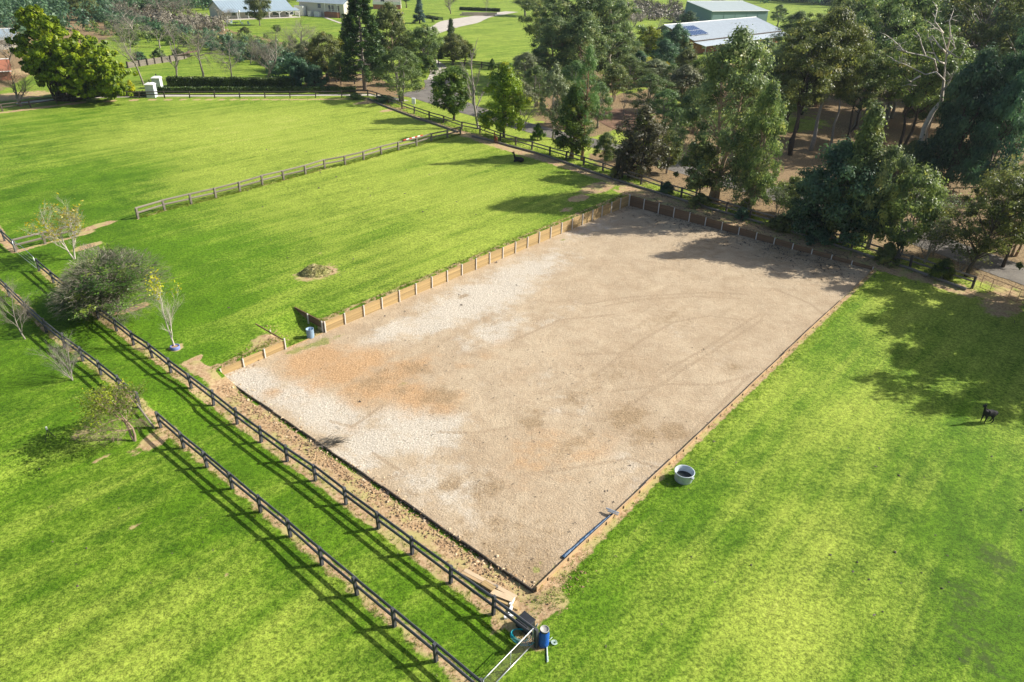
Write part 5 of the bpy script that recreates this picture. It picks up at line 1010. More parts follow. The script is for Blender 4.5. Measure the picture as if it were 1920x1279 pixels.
for k, u_ in enumerate((1.4, 6.0, 9.2)):
    tk = thing('water_tank', G(563, 28) + P(u_, -1.5, 0), ('white cladding shed box at the left end of the weatherboard house', 'pale blue square tank in the middle of the weatherboard house wall', 'pale blue square tank below the weatherboard house window')[k], 'tank', rz=math.atan2(x_.y, x_.x))
    sz_ = ((4., 1.8, 3.2), (1.3, 1.6, 1.7), (2.2, 1.6, 1.7))[k]; mb = MB(); mb.box((0, 0, sz_[2] / 2), sz_); link('body', mb.mesh('body', MAT['white_paint']), tk); mb = MB(); mb.box((0, 0, sz_[2] + .05), (sz_[0] + .12, sz_[1] + .12, .1)); link('lid', mb.mesh('lid', MAT['roof_pale']), tk)
# right wing with white balcony
t, P, L, x_, y_ = house('balcony_house', (700, 16), (752, 17), 10, 4.2, 6.6, 'white house part with a balcony right of the hoop pine', 'cream_wall', 'roof_blue', .5, windows=[(4, 3., 1.6, 1.4, 0)])
mb = MB(); mb.box(tuple(P(L / 2, -1.6, 1.9)), (L, 3.0, .16), math.atan2(x_.y, x_.x)); link('balcony_floor', mb.mesh('balcony_floor', MAT['white_paint']), t)
mb = MB(); mb.box(tuple(P(L / 2, -3.05, 2.45)), (L, .08, 1.0), math.atan2(x_.y, x_.x)); link('balcony_panel', mb.mesh('balcony_panel', MAT['white_paint']), t)
mb = MB(); mb.box(tuple(P(L / 2, -1.6, .85)), (L - .4, 2.7, 1.9), math.atan2(x_.y, x_.x)); link('brick_base', mb.mesh('brick_base', MAT['brick_wall']), t)
# building at the left edge
t, P, L, x_, y_ = house('outbuilding', (-60, 96), (34, 92), 8, 2.4, 4.2, 'low building with a pale blue roof at the left picture edge', 'cream_wall', 'roof_blue', .4, windows=[(8, 1.3, 1.2, 1., 0)], cat='outbuilding')
t, P, L, x_, y_ = house('tiled_roof_house', (-110, 158), (22, 150), 6, 1.9, 3.4, 'house with a terracotta roof at the left picture edge behind the bare trees', 'brick_wall', 'terracotta', .4, ribs=False)
# stone garden wall above the driveway
a, b_ = G(806, 27), G(862, 29.5); c_ = G(862, 29.5); d_ = G(934, 30)
def blockwall(pa, pb, h, label, nm='stone_wall'):
    x, y, L = frame2(pa, pb); t = thing(nm, pa, label, 'wall', rz=math.atan2(x.y, x.x)); bw = 1.6; n = int(L / bw); mb = MB(); mb.box((0, 0, 0), (bw - .05, .5, h / 2 - .04)); me = mb.mesh('stone', MAT['stone_block'])
    for k in range(2):
        for i in range(n): link('stone', me, t, mw=Matrix.Translation(((i + .5 + .5 * (k % 2)) * bw, random.uniform(-.05, .05), h / 4 + k * h / 2)))
blockwall(c_, d_, 1.3, 'grey stone garden wall below the hedge beside the driveway')

# far fence line and garden furniture
def chair(px, py, rz, label, col='garden_chair'):
    p = G(px, py); t = thing('garden_chair', p, label, 'chair', 'garden chairs on the terrace', rz)
    mb = MB(); mb.box((0, 0, .4), (.62, .6, .06)); link('seat', mb.mesh('seat', MAT[col]), t); mb = MB(); mb.hexa([(-.31,.27,.4),(.31,.27,.4),(.31,.33,.4),(-.31,.33,.4),(-.28,.5,1.15),(.28,.5,1.15),(.28,.56,1.15),(-.28,.56,1.15)]); link('backrest', mb.mesh('backrest', MAT[col]), t)
    mb = MB(); mb.box((0, 0, 0), (.07, .07, .4)); lm = mb.mesh('leg', MAT[col])
    for sx in (-.27, .27):
        for sy in (-.25, .25): link('leg', lm, t, loc=(sx, sy, .19))
        am = MB(); am.box((sx * 1.2, 0, .62), (.1, .62, .04)); link('armrest', am.mesh('armrest', MAT[col]), t)
chair(428, 46, .6, 'pale blue garden chair at the left of the terrace'); chair(433, 45, -.4, 'pale blue garden chair beside the left one'); chair(454, 46, 2.2, 'pale blue garden chair right of the terrace table'); chair(467, 47, 3.0, 'white garden chair at the right end of the terrace')
p = G(442, 46.5); t = thing('garden_table', p, 'dark low table between the garden chairs', 'table'); mb = MB(); mb.lathe([(.05, .66), (.9, .66), (.9, .72), (.02, .72)], 16, cap=True); link('tabletop', mb.mesh('tabletop', MAT['dark_iron']), t); mb = MB(); mb.tube([(0, 0, 0), (0, 0, .68)], .07, 8); link('leg', mb.mesh('leg', MAT['dark_iron']), t)
p = G(451, 42); t = thing('street_lamp', p, 'white lamp post on the terrace by the veranda', 'lamp'); hh = hgt(p, 23); mb = MB(); mb.tube([(0, 0, 0), (0, 0, hh)], .08, 8); link('pole', mb.mesh('pole', MAT['white_paint']), t); mb = MB(); mb.lathe([(.12, hh), (.35, hh + .1), (.3, hh + .5), (.05, hh + .62)], 10, cap=True); link('lantern', mb.mesh('lantern', MAT['white_paint']), t)

# letterbox by the fence, green banner on the tree
p = G(776, 203); t = thing('letterbox', p, 'white letterbox behind the fence at the road end', 'letterbox'); mb = MB(); mb.box((0, 0, .35), (.12, .12, .9)); link('post', mb.mesh('post', MAT['white_paint']), t); mb = MB(); mb.box((0, 0, 1.1), (.55, .4, .75)); mb.tube([(-.28, 0, 1.48), (.28, 0, 1.48)], .2, 10); link('box', mb.mesh('box', MAT['white_paint']), t)
p = G(1098, 178); h1 = hgt(p, 150); t = thing('garden_banner', p, 'narrow teal and white banner behind the feathery tall tree', 'banner'); mb = MB(); mb.tube([(0, 0, 0), (0, 0, h1 + .2)], .05, 6); link('pole', mb.mesh('pole', MAT['white_paint']), t)
mb = MB(); mb.hexa([(.06,-.02,.8),(.5,-.02,.8),(.5,.02,.8),(.06,.02,.8),(.06,-.02,h1),(.7,-.02,h1-.4),(.7,.02,h1-.4),(.06,.02,h1)]); link('flag', mb.mesh('flag', MAT['teal_cloth']), t)

# tree guards / stumps in the mulch
for k, (px, py, ty, lab) in enumerate([(1132,219,203,'weathered stump post standing in the mulched bed'),(1141,203,180,'forked dead stump in the tree shadow on the mulched bed'),(1153,187,165,'thin dead stump at the top of the mulched bed')]):
    p = G(px, py); h_ = hgt(p, ty); t = thing('dead_stump', p, lab, 'stump', 'dead stumps in the mulched bed'); mb = MB(); mb.tube([(0, 0, -.1), (.03, 0, h_ * .5), (-.02, .03, h_)], [.2 if k == 0 else .09, .17 if k == 0 else .07, .12 if k == 0 else .04], 8); link('trunk', mb.mesh('trunk', MAT['bark_grey']), t)
    if k: mb = MB(); mb.tube([(0, 0, h_ * .5), (.4, 0, h_ * .7), (.5, 0, h_ * 1.05)], [.06, .05, .03], 5); link('branch', mb.mesh('branch', MAT['bark_grey']), t)

# ------------------------------------------------------------------ arena furniture
def trough():
    p = G(1281, 899); R = px2m(p, 18.2); t = thing('water_trough', p, 'round white plastic water trough with dark water on the grass by the arena edging', 'trough')
    mb = MB(); mb.lathe([(R * .86, 0), (R * .9, .03), (R * .97, .5), (R * 1.03, .52), (R * 1.04, .57), (R * .98, .58), (R * .93, .54), (R * .84, .06), (0.02, .05)], 40); link('tub', mb.mesh('tub', MAT['grey_plastic'], True), t)
    mb = MB(); mb.lathe([(R * .875, .22), (.01, .22)], 36); link('water', mb.mesh('water', MAT['trough_water'], True), t)
    mb = MB(); mb.box((R * 1.04, -.1, .45), (.12, .16, .08)); link('handle', mb.mesh('handle', MAT['grey_plastic']), t)
    t.rotation_euler = (0, 0, -.7)
trough()
def drum():
    p = G(582.5, 632); R = px2m(p, 7); H = hgt(p, 617) ; H = max(H, .6); t = thing('steel_drum', p, 'blue grey ribbed open drum at the foot of the ramp', 'drum')
    pr = [(R * .97, 0)] 
    for i in range(9): z = H * (i + .5) / 9; pr += [(R * (1.03 if i % 2 else .96), z)]
    pr += [(R, H), (R * 1.05, H + .02), (R * .94, H + .02), (R * .92, .1), (.02, .09)]
    mb = MB(); mb.lathe(pr, 24); link('body', mb.mesh('body', MAT['drum_blue'], True), t)
drum()
def pot_ring():
    p = G(329, 654); R = px2m(p, 8.5); t = thing('planter_ring', p, 'blue plastic ring around the foot of the slender sapling', 'planter')
    mb = MB(); mb.lathe([(R, 0), (R * 1.02, .22), (R * .86, .24), (R * .8, .16), (.05, .15)], 20); link('ring', mb.mesh('ring', MAT['blue_plastic'], True), t)
    rg = t.children[0]; rg.material_slots[0].link = 'OBJECT'; rg.material_slots[0].material = plain('faded_blue', (.16, .2, .42), .5, .2, 4)
    mb = MB(); mb.lathe([(R * .8, .165), (.02, .19)], 14); link('soil', mb.mesh('soil', MAT['soil_clods'], True), t)
pot_ring()
def sprinkler():
    p = G(94, 822); H = hgt(p, 802); t = thing('tripod_sprinkler', p, 'small dark tripod stand with a white head in the grass', 'sprinkler'); me = None
    for a in (0.2, 2.3, 4.4):
        mb = MB(); mb.tube([(0, 0, H * .85), (math.cos(a) * .3, math.sin(a) * .3, 0)], .018, 5); link('leg', mb.mesh('leg', MAT['dark_iron']), t)
    mb = MB(); mb.lathe([(.03, H * .82), (.05, H * .86), (.05, H * 1.05), (.02, H * 1.08)], 8, cap=True); link('head', mb.mesh('head', MAT['white_paint']), t)
sprinkler()
def scatter_heap(name, px, py, rx, ry, h, mat, label, n=900, seed=1, kindmat=None):
    p = G(px, py); rs = np.random.RandomState(seed); t = thing(name, p, label, 'heap'); k = 26; mb = MB(); v = []; 
    for i in range(k):
        for j in range(k):
            a, b_ = (i / (k - 1) * 2 - 1), (j / (k - 1) * 2 - 1); r = math.hypot(a, b_); z = h * max(0, 1 - r * r) * (.55 + .9 * rs.rand()) * (1 if a < .1 else .55) - (.08 if r > .95 else 0); v.append((a * rx + rs.normal() * .02, b_ * ry + rs.normal() * .02, z - .02))
    mb.add(v, [(i * k + j, (i + 1) * k + j, (i + 1) * k + j + 1, i * k + j + 1) for i in range(k - 1) for j in range(k - 1)]); link('mound', mb.mesh('mound', MAT[mat], True), t, label=None); t.rotation_euler = (0, 0, .3)
    u = rs.normal(size=(n, 2)) * .5; r = np.hypot(u[:, 0], u[:, 1]); u = u[r < 1.1]; r = r[r < 1.1]; c = np.stack([u[:, 0] * rx, u[:, 1] * ry, h * np.clip(1 - r * r, 0, 1) + .03], 1)
    o = link('straw', quadmesh('straw', quads(c, .09, .35), MAT[kindmat or mat]), t); o['kind'] = 'stuff'
    return t
scatter_heap('hay_heap', 592, 512, 1.35, .95, .62, 'hay_heap', 'low heap of old hay and dung on the grass above the arena wall', 1500, 3)
def brush():
    p = G(618, 832); p.z = .02; t = thing('brush_pile', p, 'small pile of dead grey branches on the gravel by the lane side edging', 'brush pile'); rnd = random.Random(5); mb = MB()
    for i in range(90):
        a = rnd.uniform(-.5, 1.0) + math.pi * (rnd.random() < .25); r = rnd.uniform(.3, .95); s_ = Vector((rnd.gauss(0, .28), rnd.gauss(0, .2), rnd.uniform(0, .15))); d = Vector((math.cos(a) * r, math.sin(a) * r * .6, rnd.uniform(.05, .35)))
        mb.tube([s_, s_ + d * .5 + Vector((0, 0, .06)), s_ + d], [.016, .011, .005], 4, False)
    link('branches', mb.mesh('branches', MAT['bark_twig']), t)
brush()
# soil bank between lane fence and edging, clods and gravel bits
def clods(name, pts, n, wd, size, mat, label, seed):
    rs = np.random.RandomState(seed); P = gp(pts); seg = np.hypot(*np.diff(P, axis=0).T); cum = np.r_[0, np.cumsum(seg)]; mb = MB(); vv = []
    u = rs.rand(n) * cum[-1]; x = np.interp(u, cum, P[:, 0]) + rs.normal(size=n) * wd; y = np.interp(u, cum, P[:, 1]) + rs.normal(size=n) * wd; z = hst(*st(x, y)); s = size * (.4 + rs.rand(n) ** 2 * 1.6)
    base = np.array([[1,0,0],[-.5,.87,0],[-.5,-.87,0],[0,0,.9]]); V_ = (base[None] + rs.normal(size=(n, 4, 3)) * .25) * s[:, None, None] + np.stack([x, y, z], 1)[:, None]
    idx = np.arange(n)[:, None] * 4; f = np.concatenate([idx + np.array([[0, 1, 3]]), idx + np.array([[1, 2, 3]]), idx + np.array([[2, 0, 3]])]); me = grid_mesh(name, V_.reshape(-1, 3), f, MAT[mat]); return tag(link(name, me), label, 'clods', kind='stuff')
clods('soil_clods', [(418,722),(508,792),(606,860),(706,928),(806,998),(906,1063),(975,1108)], 2600, .3, .05, 'soil_clods', 'loose soil clods along the lane side edging', 1)
clods('soil_clods', [(990,1120),(1040,1110),(1090,1060)], 260, .35, .032, 'soil_clods', 'loose soil clods at the near arena corner', 2)
clods('soil_clods', [(500,610),(520,640),(470,680),(420,700)], 400, .4, .045, 'soil_clods', 'loose soil clods behind the short retaining wall', 3)
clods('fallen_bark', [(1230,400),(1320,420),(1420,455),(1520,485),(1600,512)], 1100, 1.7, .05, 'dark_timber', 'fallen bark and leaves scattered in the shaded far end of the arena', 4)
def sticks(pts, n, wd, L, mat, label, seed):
    rs = np.random.RandomState(seed); P = gp(pts); seg = np.hypot(*np.diff(P, axis=0).T); cum = np.r_[0, np.cumsum(seg)]; u = rs.rand(n) * cum[-1]; x = np.interp(u, cum, P[:, 0]) + rs.normal(size=n) * wd; y = np.interp(u, cum, P[:, 1]) + rs.normal(size=n) * wd; z = hst(*st(x, y)) + .03
    c = np.stack([x, y, z], 1); a = rs.rand(n) * 6.28; d = np.stack([np.cos(a), np.sin(a), rs.normal(size=n) * .1], 1) * L * (.3 + rs.rand(n, 1)); w_ = np.stack([-np.sin(a), np.cos(a), 0 * a], 1) * .03; v = np.stack([c - d, c - w_ + [0, 0, .02], c + d, c + w_ + [0, 0, .02]], 1).reshape(-1, 3)
    return tag(link('fallen_twigs', quadmesh('fallen_twigs', v, MAT[mat])), label, 'twigs', kind='stuff')
sticks([(1200,392),(1320,425),(1450,462),(1580,505)], 380, 1.8, .45, 'dark_timber', 'fallen twigs in the shaded far end of the arena', 5)
sticks([(1250,350),(1450,400),(1600,440),(1850,480)], 700, 5, .6, 'bark_dark', 'fallen twigs on the ground under the fence trees', 6)
sticks([(700,720),(900,640),(1100,760),(1000,900),(1250,800)], 160, 4, .10, 'dark_timber', 'tiny twigs scattered over the arena gravel', 7)

# grass tufts along fences, walls and bare ground edges
def tufts(pts, n, wd, h, label, seed, off=0., mat='leaf_tuft'):
    rs = np.random.RandomState(seed); P = gp(pts) if not isinstance(pts, np.ndarray) else pts; seg = np.hypot(*np.diff(P, axis=0).T); cum = np.r_[0, np.cumsum(seg)]; u = rs.rand(n) * cum[-1]
    x = np.interp(u, cum, P[:, 0]) + rs.normal(size=n) * wd + off; y = np.interp(u, cum, P[:, 1]) + rs.normal(size=n) * wd; s2, t2 = st(x, y); ok = ~((s2 > 0) & (s2 < LEN) & (t2 > 0) & (t2 < WID)); x, y = x[ok], y[ok]; n = len(x); z = hst(*st(x, y))
    k = 7; X_ = np.repeat(x, k) + rs.normal(size=n * k) * .05; Y_ = np.repeat(y, k) + rs.normal(size=n * k) * .05; Z_ = np.repeat(z, k); hh = h * (.4 + rs.rand(n * k)); a = rs.rand(n * k) * 6.283; d = np.stack([np.cos(a), np.sin(a), 0 * a], 1); l_ = rs.normal(size=(n * k, 2)) * hh[:, None] * .45
    b0 = np.stack([X_, Y_, Z_ - .02], 1); tip = b0 + np.stack([l_[:, 0], l_[:, 1], hh], 1); v = np.stack([b0 - d * .018, b0 + d * .018, tip], 1).reshape(-1, 3)
    me = grid_mesh('grass_tufts', v, np.arange(len(v), dtype=np.int32).reshape(-1, 3), MAT[mat]); return tag(link('grass_tufts', me), label, 'grass', kind='stuff')
leafmat('leaf_tuft', (.10, .19, .012), (.28, .36, .05), (.42, .38, .14), .5, .6)
tufts(L1, 1300, .35, .11, 'ragged grass tufts along the outer lane fence', 1)
tufts(L2, 1400, .45, .11, 'ragged grass tufts along the lane fence beside the arena', 2)
tufts(MF, 1200, .18, .2, 'grass tufts under the weathered paddock fence', 3)
tufts(np.array([xy(0, -.35), xy(LEN, -.35)]), 1500, .3, .13, 'grass tufts hanging over the long retaining wall', 4)
tufts(np.array([xy(1, WID + .75), xy(LEN, WID + .6)]), 1500, .3, .08, 'grass tufts along the tan arena edging', 5)
tufts(KF, 2000, .7, .22, 'tall grass and weeds along the road fence', 6)
tufts([(1000,1135),(1040,1130),(1070,1100),(1100,1050)], 220, .35, .09, 'grass tufts round the bare near arena corner', 7)
clods('dung_specks', [(450,330),(700,330),(850,420),(600,560),(400,620)], 90, 7, .07, 'dark_timber', 'dark dung specks scattered over the upper paddocks', 21)
clods('dung_specks', [(1400,900),(1650,850),(1700,1050),(1400,1150)], 110, 5, .045, 'dark_timber', 'dark dung specks scattered over the right paddock', 22)
clods('dung_specks', [(100,950),(300,1050),(500,1150)], 70, 4, .04, 'dark_timber', 'dark dung specks scattered over the near left paddock', 23)
clods('stones', [(430,718),(560,805),(700,905),(850,1010),(990,1105)], 300, .35, .06, 'fresh_board', 'pale stones in the soil along the lane side edging', 24)

# ------------------------------------------------------------------ near corner: timber pile, box, hose, barrel, gate
def board(px0, py0, px1, py1, w_, th, z, label, mat='fresh_board', zb=None):
    a, b_ = G(px0, py0), G(px1, py1); a.z += z; b_.z += (z if zb is None else zb); t = thing('loose_board', a, label, 'board', 'loose boards of the timber pile'); me = MB(); me.box((.5, 0, .5), (1, 1, 1))
    link('board', me.mesh('board', MAT[mat]), t, mw=span(Vector((0, 0, 0)), b_ - a, w_, th))
board(871, 1071, 968, 1122, .20, .05, .05, 'longest pale board on top of the timber pile')
board(866, 1075, 912, 1100, .16, .09, .0, 'short brown board at the upper end of the timber pile', 'edge_board')
board(904, 1103, 934, 1103, .17, .14, .0, 'grey brown block lying across the timber pile', 'grey_timber')
board(905, 1097, 926, 1110, .3, .05, .16, 'short wide pale board in the middle of the timber pile', 'sleeper_pine')
board(922, 1112, 962, 1128, .3, .06, .08, 'wide pale plank near the lower end of the timber pile')
board(928, 1122, 972, 1143, .14, .06, .0, 'thin plank along the fence side of the timber pile', 'sleeper_pine')
board(940, 1112, 970, 1120, .10, .05, .02, 'thin batten beside the longest pale board', 'sleeper_pine')
board(880, 1101, 893, 1114, .09, .04, .0, 'small stick lying by the fence below the timber pile', 'fresh_board')
def offcut(px, py, label, rz):
    p = G(px, py); t = thing('white_offcut', p, label, 'offcut', 'white offcuts beside the timber pile'); mb = MB(); mb.box((0, 0, .06), (.42, .12, .12), rz); link('block', mb.mesh('block', MAT['white_paint']), t)
offcut(960, 1130, 'white offcut at the upper lower end of the timber pile', 1.2); offcut(957, 1146, 'white offcut next to the fence post', 1.3); offcut(954, 1158, 'small white offcut nearest the black box', .3)
def black_box():
    p = G(985, 1176); t = thing('pump_box', p, 'black plastic box with a sloped lid behind the fence beside the teal hose', 'box', rz=-.75)
    mb = MB(); mb.hexa([(-.33,-.26,0),(.33,-.26,0),(.33,.26,0),(-.33,.26,0),(-.3,-.24,.42),(.3,-.24,.42),(.3,.24,.5),(-.3,.24,.5)]); link('body', mb.mesh('body', MAT['black_plastic']), t)
    mb = MB(); mb.hexa([(-.34,-.28,.425),(.34,-.28,.425),(.34,.28,.505),(-.34,.28,.505),(-.31,-.25,.47),(.31,-.25,.47),(.31,.25,.55),(-.31,.25,.55)]); link('lid', mb.mesh('lid', MAT['black_plastic']), t)
black_box()
def hose():
    p = G(976, 1192); t = thing('garden_hose', p, 'coil of teal garden hose hanging by the gate post', 'hose'); mb = MB(); rnd = random.Random(3)
    for k in range(5):
        pts = []; r = .34 + .05 * k; 
        for i in range(25):
            a = 2 * math.pi * i / 24; pts.append((math.cos(a) * r * 1.05 + .05 * k, math.sin(a) * r * .7 - .04 * k, .05 + .035 * k + .1 * max(0, math.cos(a)) ** 2 * k * .4))
        mb.tube(pts, .014, 6, False)
    mb.tube([(.45, .0, .2), (.6, .15, .6), (.65, .2, .95), (.6, .1, .8)], .014, 6); link('coil', mb.mesh('coil', MAT['hose_teal'], True), t); t.rotation_euler = (0, 0, -.5)
hose()
def barrel():
    p = G(1019, 1208); R = px2m(p, 10.); H = hgt(p, 1180); t = thing('plastic_barrel', p, 'blue plastic barrel with a grey lid beside the gate post', 'barrel')
    mb = MB(); mb.lathe([(R * .9, 0), (R, .04), (R, H * .18), (R * 1.03, H * .2), (R, H * .22), (R, H * .72), (R * .9, H * .86), (R * .82, H * .92), (R * .82, H)], 28); link('body', mb.mesh('body', MAT['blue_plastic'], True), t)
    mb = MB(); mb.lathe([(R * .86, H - .05), (R * .88, H), (R * .84, H + .03), (R * .76, H + .03), (R * .74, H + .005), (.01, H + .0)], 28); link('lid', mb.mesh('lid', MAT['lid_grey'], True), t)
    mb = MB(); mb.lathe([(R * .885, H - .06), (R * .90, H - .02), (R * .885, H + .01)], 28); link('lid_ring', mb.mesh('lid_ring', MAT['black_plastic'], True), t)
barrel()
def strap():
    p = G(1039, 1206); t = thing('ratchet_strap', p, 'pale green and white strap coiled on the grass right of the blue barrel', 'strap'); mb = MB(); pts = []
    for i in range(60): a = i * .42; r = .05 + .0022 * i; pts.append((math.cos(a) * r, math.sin(a) * r, .03 + .001 * i))
    mb.tube(pts, .015, 5); mb.tube([(.1, .1, .05), (-.15, .1, .06), (-.42, -.05, .1), (-.1, .28, .12)], .02, 5); t.scale = (.75, .75, .75); link('strap', mb.mesh('strap', MAT['strap_white'], True), t)
    p = G(1026, 1236); t = thing('strap_end', p, 'straight strap end with a hook lying below the blue barrel', 'strap'); mb = MB(); q0 = G(1025, 1212) - p; mb.box((0, 0, .02), (.09, .25, .03)); mb.tube([tuple(q0 + Vector((0, 0, .03))), (0, 0, .03)], .035, 5); mb.tube([(0, 0, .04), (.02, -.14, .05), (-.03, -.18, .05)], .02, 5); link('webbing', mb.mesh('webbing', MAT['strap_white'], True), t)
strap()
def tube_gate(pa, pb, H, label, nbars, mat, curved=False, stays=(.55,), name='metal_gate', z0=.12, r=.022, barmat=None):
    d = pb - pa; L = d.length; t = thing(name, pa, label, 'gate'); top = lambda u: H + (.0 if not curved else .18 * math.sin(math.pi * u))
    mb = MB(); n = 12; mb.tube([tuple(d * (i / n) + Vector((0, 0, top(i / n)))) for i in range(n + 1)], r, 7); mb.tube([(0, 0, z0), tuple(d + Vector((0, 0, z0)))], r, 7); mb.tube([(0, 0, z0), (0, 0, H)], r, 7); mb.tube([tuple(d + Vector((0, 0, z0))), tuple(d + Vector((0, 0, H)))], r, 7)
    link('frame', mb.mesh('frame', MAT[mat], True), t)
    for s_ in stays: mb = MB(); mb.tube([tuple(d * s_ + Vector((0, 0, z0))), tuple(d * s_ + Vector((0, 0, H)))], r * .9, 6); link('stay', mb.mesh('stay', MAT[mat], True), t)
    mb = MB(); mb.tube([(0, 0, 0), tuple(d)], r * .38, 5); me = mb.mesh('bar', MAT[barmat or mat])
    for k in range(nbars): link('bar', me, t, loc=(0, 0, z0 + (H - z0) * (k + 1) / (nbars + 1)))
    return t
tube_gate(G(998, 1212), G(906, 1309), 1.1, 'galvanised metal gate with thin bars closing the near end of the grass lane', 7, 'galv', stays=(.47,), barmat='dark_timber')
tube_gate(G(30, 474), G(70, 506), 1.15, 'small curved top metal gate in the lane fence below the timber corner post', 2, 'galv', curved=True, stays=())
tube_gate(G(1836, 541), G(1990, 602), 1.25, 'rusty brown wire gate right of the end post of the road fence', 3, 'bark_red', stays=(.13, .36, .47, .75), name='wire_gate', r=.022)
# water drum of the blue sheet strip beside the edging
def blue_strip():
    a, b_ = G(1056, 1047), G(1151, 964); t = thing('blue_sheet_strip', a, 'long blue plastic strip lying inside the thin tan edging near the arena corner', 'plastic strip'); rnd = random.Random(2); mb = MB(); n = 26; v = []
    d = b_ - a; nn = Vector((-d.y, d.x, 0)).normalized()
    for i in range(n + 1):
        q = d * (i / n); w_ = .07 + .03 * rnd.random(); 
        for s_ in (-1, 0, 1): v.append(tuple(q + nn * (.02 + s_ * w_) + Vector((0, 0, .06 + .03 * rnd.random() + (.05 if s_ == 0 else 0)))))
    mb.add(v, [(i * 3 + j, i * 3 + 3 + j, i * 3 + 4 + j, i * 3 + 1 + j) for i in range(n) for j in (0, 1)]); link('sheet', mb.mesh('sheet', MAT['blue_sheet']), t)
    p = G(1150, 966); t2 = thing('pipe_offcut', p, 'pale metal pipe end lying across the edging above the blue strip', 'pipe'); mb = MB(); mb.tube([(-.35, .25, .22), (.25, -.1, .24)], .05, 8); mb.tube([(-.3, .1, .2), (.2, -.22, .22)], .04, 8); link('pipe', mb.mesh('pipe', MAT['galv']), t2)
blue_strip()
# painted jump pole resting on the paddock fence, with wings on the grass
p = G(780, 274); t = thing('jump_pole', p, 'red and white painted jump pole lying along the weathered timber fence', 'jump pole'); q0, q1 = G(757, 280) - p, G(793, 270) - p; N_ = 7
for i in range(N_):
    a_ = q0.lerp(q1, i / N_) + Vector((0, 0, 1.2)); b2 = q0.lerp(q1, (i + 1) / N_) + Vector((0, 0, 1.2)); mb = MB(); mb.tube([a_, b2], .07, 8); link('pole_band', mb.mesh('pole_band', MAT['white_paint' if i % 2 else 'red_paint']), t)
# feed bin on the fence
p = G(1651, 487); t = thing('marker_stake', p, 'pale timber stake at the arena corner by the road fence', 'stake'); mb = MB(); mb.box((0, 0, .55), (.1, .1, 1.3)); link('stake', mb.mesh('stake', MAT['fresh_board']), t)
p = G(1654, 468); t = thing('star_picket', G(1615, 466), 'thin pale picket leaning behind the road fence', 'stake'); mb = MB(); mb.tube([(0, 0, 0), (.7, .2, 2.4)], .045, 5); link('stake', mb.mesh('stake', MAT['bark_pale']), t)
# broken rail by the gnarled tree
t = thing('fallen_rail', G(236, 742), 'fallen grey rail leaning under the gnarled tree', 'rail'); g_ = G(236, 742); link('rail', rail_mesh(1., 'rail', 'grey_timber'), t, mw=span(Vector((0, 0, .8)), G(290, 806) - g_ + Vector((0, 0, .15)), .06, .06))

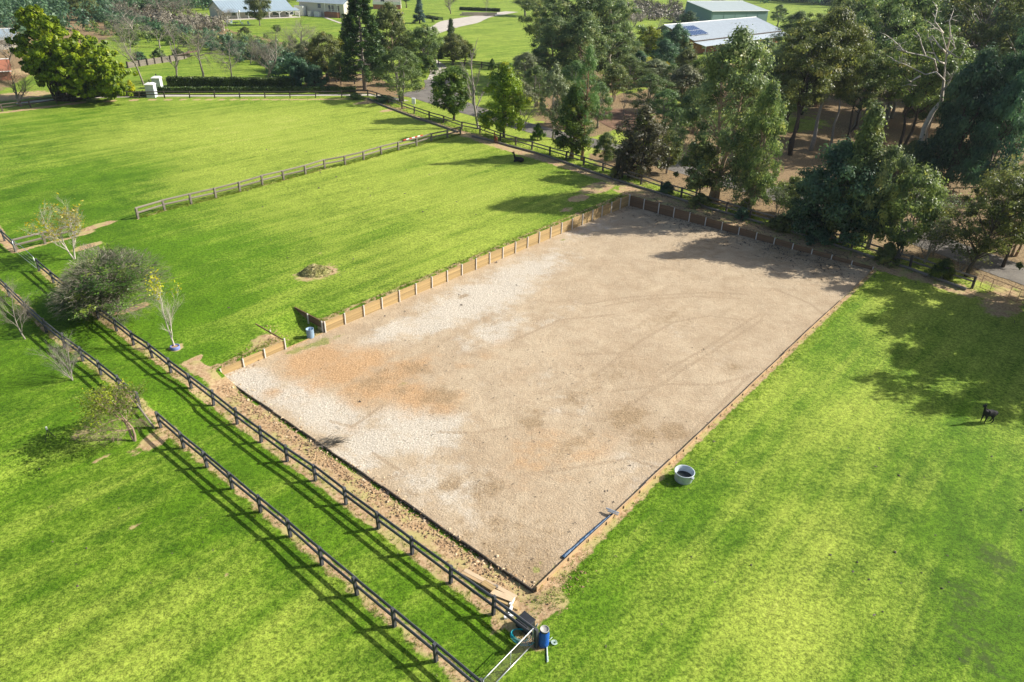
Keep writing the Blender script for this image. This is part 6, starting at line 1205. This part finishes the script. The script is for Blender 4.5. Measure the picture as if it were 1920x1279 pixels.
# ------------------------------------------------------------------ alpacas
def alpaca(p, label, mat, rz, nodes, edges, name='alpaca', sc=1.):
    me = bpy.data.meshes.new('body'); me.from_pydata([n[0] for n in nodes], edges, []); o = bpy.data.objects.new('body', me)
    t = thing(name, p, label, 'alpaca', 'alpacas in the paddocks', rz); t.scale = (sc,) * 3; C.objects.link(o); o.parent = t; me.materials.append(MAT[mat])
    m_ = o.modifiers.new('skin', 'SKIN'); m_.use_smooth_shade = True; s2 = o.modifiers.new('sub', 'SUBSURF'); s2.levels = 2; s2.render_levels = 2
    sv = me.skin_vertices[0].data
    for i, n in enumerate(nodes): sv[i].radius = (n[1], n[1] if len(n) < 3 else n[2]); sv[i].use_root = (i == 0)
    return t
def stand():      # faces -X
    N = [((0.05,0,.88),.23,.21),((-.25,0,.90),.22,.2),((.35,0,.90),.21,.2),((.52,0,.86),.14),((-.42,0,1.0),.14),((-.50,0,1.2),.085),((-.55,0,1.42),.08),((-.60,0,1.52),.085),((-.72,0,1.49),.06),((-.80,0,1.46),.04)]
    E_ = [(0,1),(0,2),(2,3),(1,4),(4,5),(5,6),(6,7),(7,8),(8,9)]
    def leg(par, x, y, hind):
        k = len(N)
        if hind: N.extend([((x, y, .68), .12), ((x - .05, y, .48), .075), ((x + .12, y, .30), .045), ((x + .05, y, .06), .038), ((x - .03, y, .02), .04)])
        else: N.extend([((x, y, .66), .095), ((x + .01, y, .40), .055), ((x, y, .22), .04), ((x, y, .06), .036), ((x - .05, y, .02), .04)])
        E_.extend([(par, k), (k, k+1), (k+1, k+2), (k+2, k+3), (k+3, k+4)])
    leg(1, -.30, .13, 0); leg(1, -.22, -.13, 0); leg(2, .40, .12, 1); leg(2, .33, -.12, 1)
    for s_ in (-1, 1): k = len(N); N.append(((-.57, s_ * .055, 1.60), .03)); N.append(((-.56, s_ * .07, 1.70), .015)); E_.extend([(7, k), (k, k + 1)])
    k = len(N); N.append(((.64, 0, .80), .07)); E_.append((3, k)); k = len(N); N.append(((.68, 0, .66), .04)); E_.append((k - 1, k))
    return N, E_
def lie():
    N = [((0.05,0,.28),.25,.22),((-.25,0,.30),.23,.22),((.35,0,.28),.25,.22),((.55,0,.24),.16),((-.42,0,.42),.14),((-.48,0,.62),.085),((-.52,0,.82),.08),((-.57,0,.92),.085),((-.69,0,.89),.06),((-.78,0,.86),.04)]
    E_ = [(0,1),(0,2),(2,3),(1,4),(4,5),(5,6),(6,7),(7,8),(8,9)]
    for s_ in (-1, 1):
        k = len(N); N.append(((-.54, s_ * .055, 1.0), .03)); N.append(((-.53, s_ * .07, 1.09), .015)); E_.extend([(7, k), (k, k + 1)])
        k = len(N); N.append(((-.38, s_ * .16, .12), .09)); N.append(((-.56, s_ * .15, .06), .05)); E_.extend([(1, k), (k, k + 1)])
        k = len(N); N.append(((.28, s_ * .22, .12), .12)); N.append(((.08, s_ * .24, .06), .05)); E_.extend([(2, k), (k, k + 1)])
    return N, E_
N, E_ = stand(); p = G(1848, 792); alpaca(p, 'black alpaca standing in the dappled shade at the right, facing left', 'fleece_black', .12, N, E_, sc=hgt(p, 757) / 1.66)
N, E_ = stand(); p = G(929, 268); alpaca(p, 'red brown alpaca seen end on beside the road fence', 'fleece_brown', -1.2, N, E_, sc=.85)
N, E_ = lie(); p = G(973, 303.5); alpaca(p, 'black alpaca lying on the grass in the tree shade, facing left', 'fleece_black', .0, N, E_, sc=1.25)

# ------------------------------------------------------------------ haze
mb = MB(); mb.box((150, 380, 27), (1500, 1300, 60)); hm = bpy.data.materials.new('haze'); hm.use_nodes = True; hm.node_tree.nodes.clear()
pv = hm.node_tree.nodes.new('ShaderNodeVolumePrincipled'); pv.inputs['Color'].default_value = (.72, .86, 1, 1); pv.inputs['Density'].default_value = .0001; pv.inputs['Anisotropy'].default_value = .2
ho = hm.node_tree.nodes.new('ShaderNodeOutputMaterial'); hm.node_tree.links.new(pv.outputs[0], ho.inputs['Volume'])
tag(link('haze', mb.mesh('haze', hm)), 'thin blue air over the paddocks and trees', 'haze', kind='stuff')
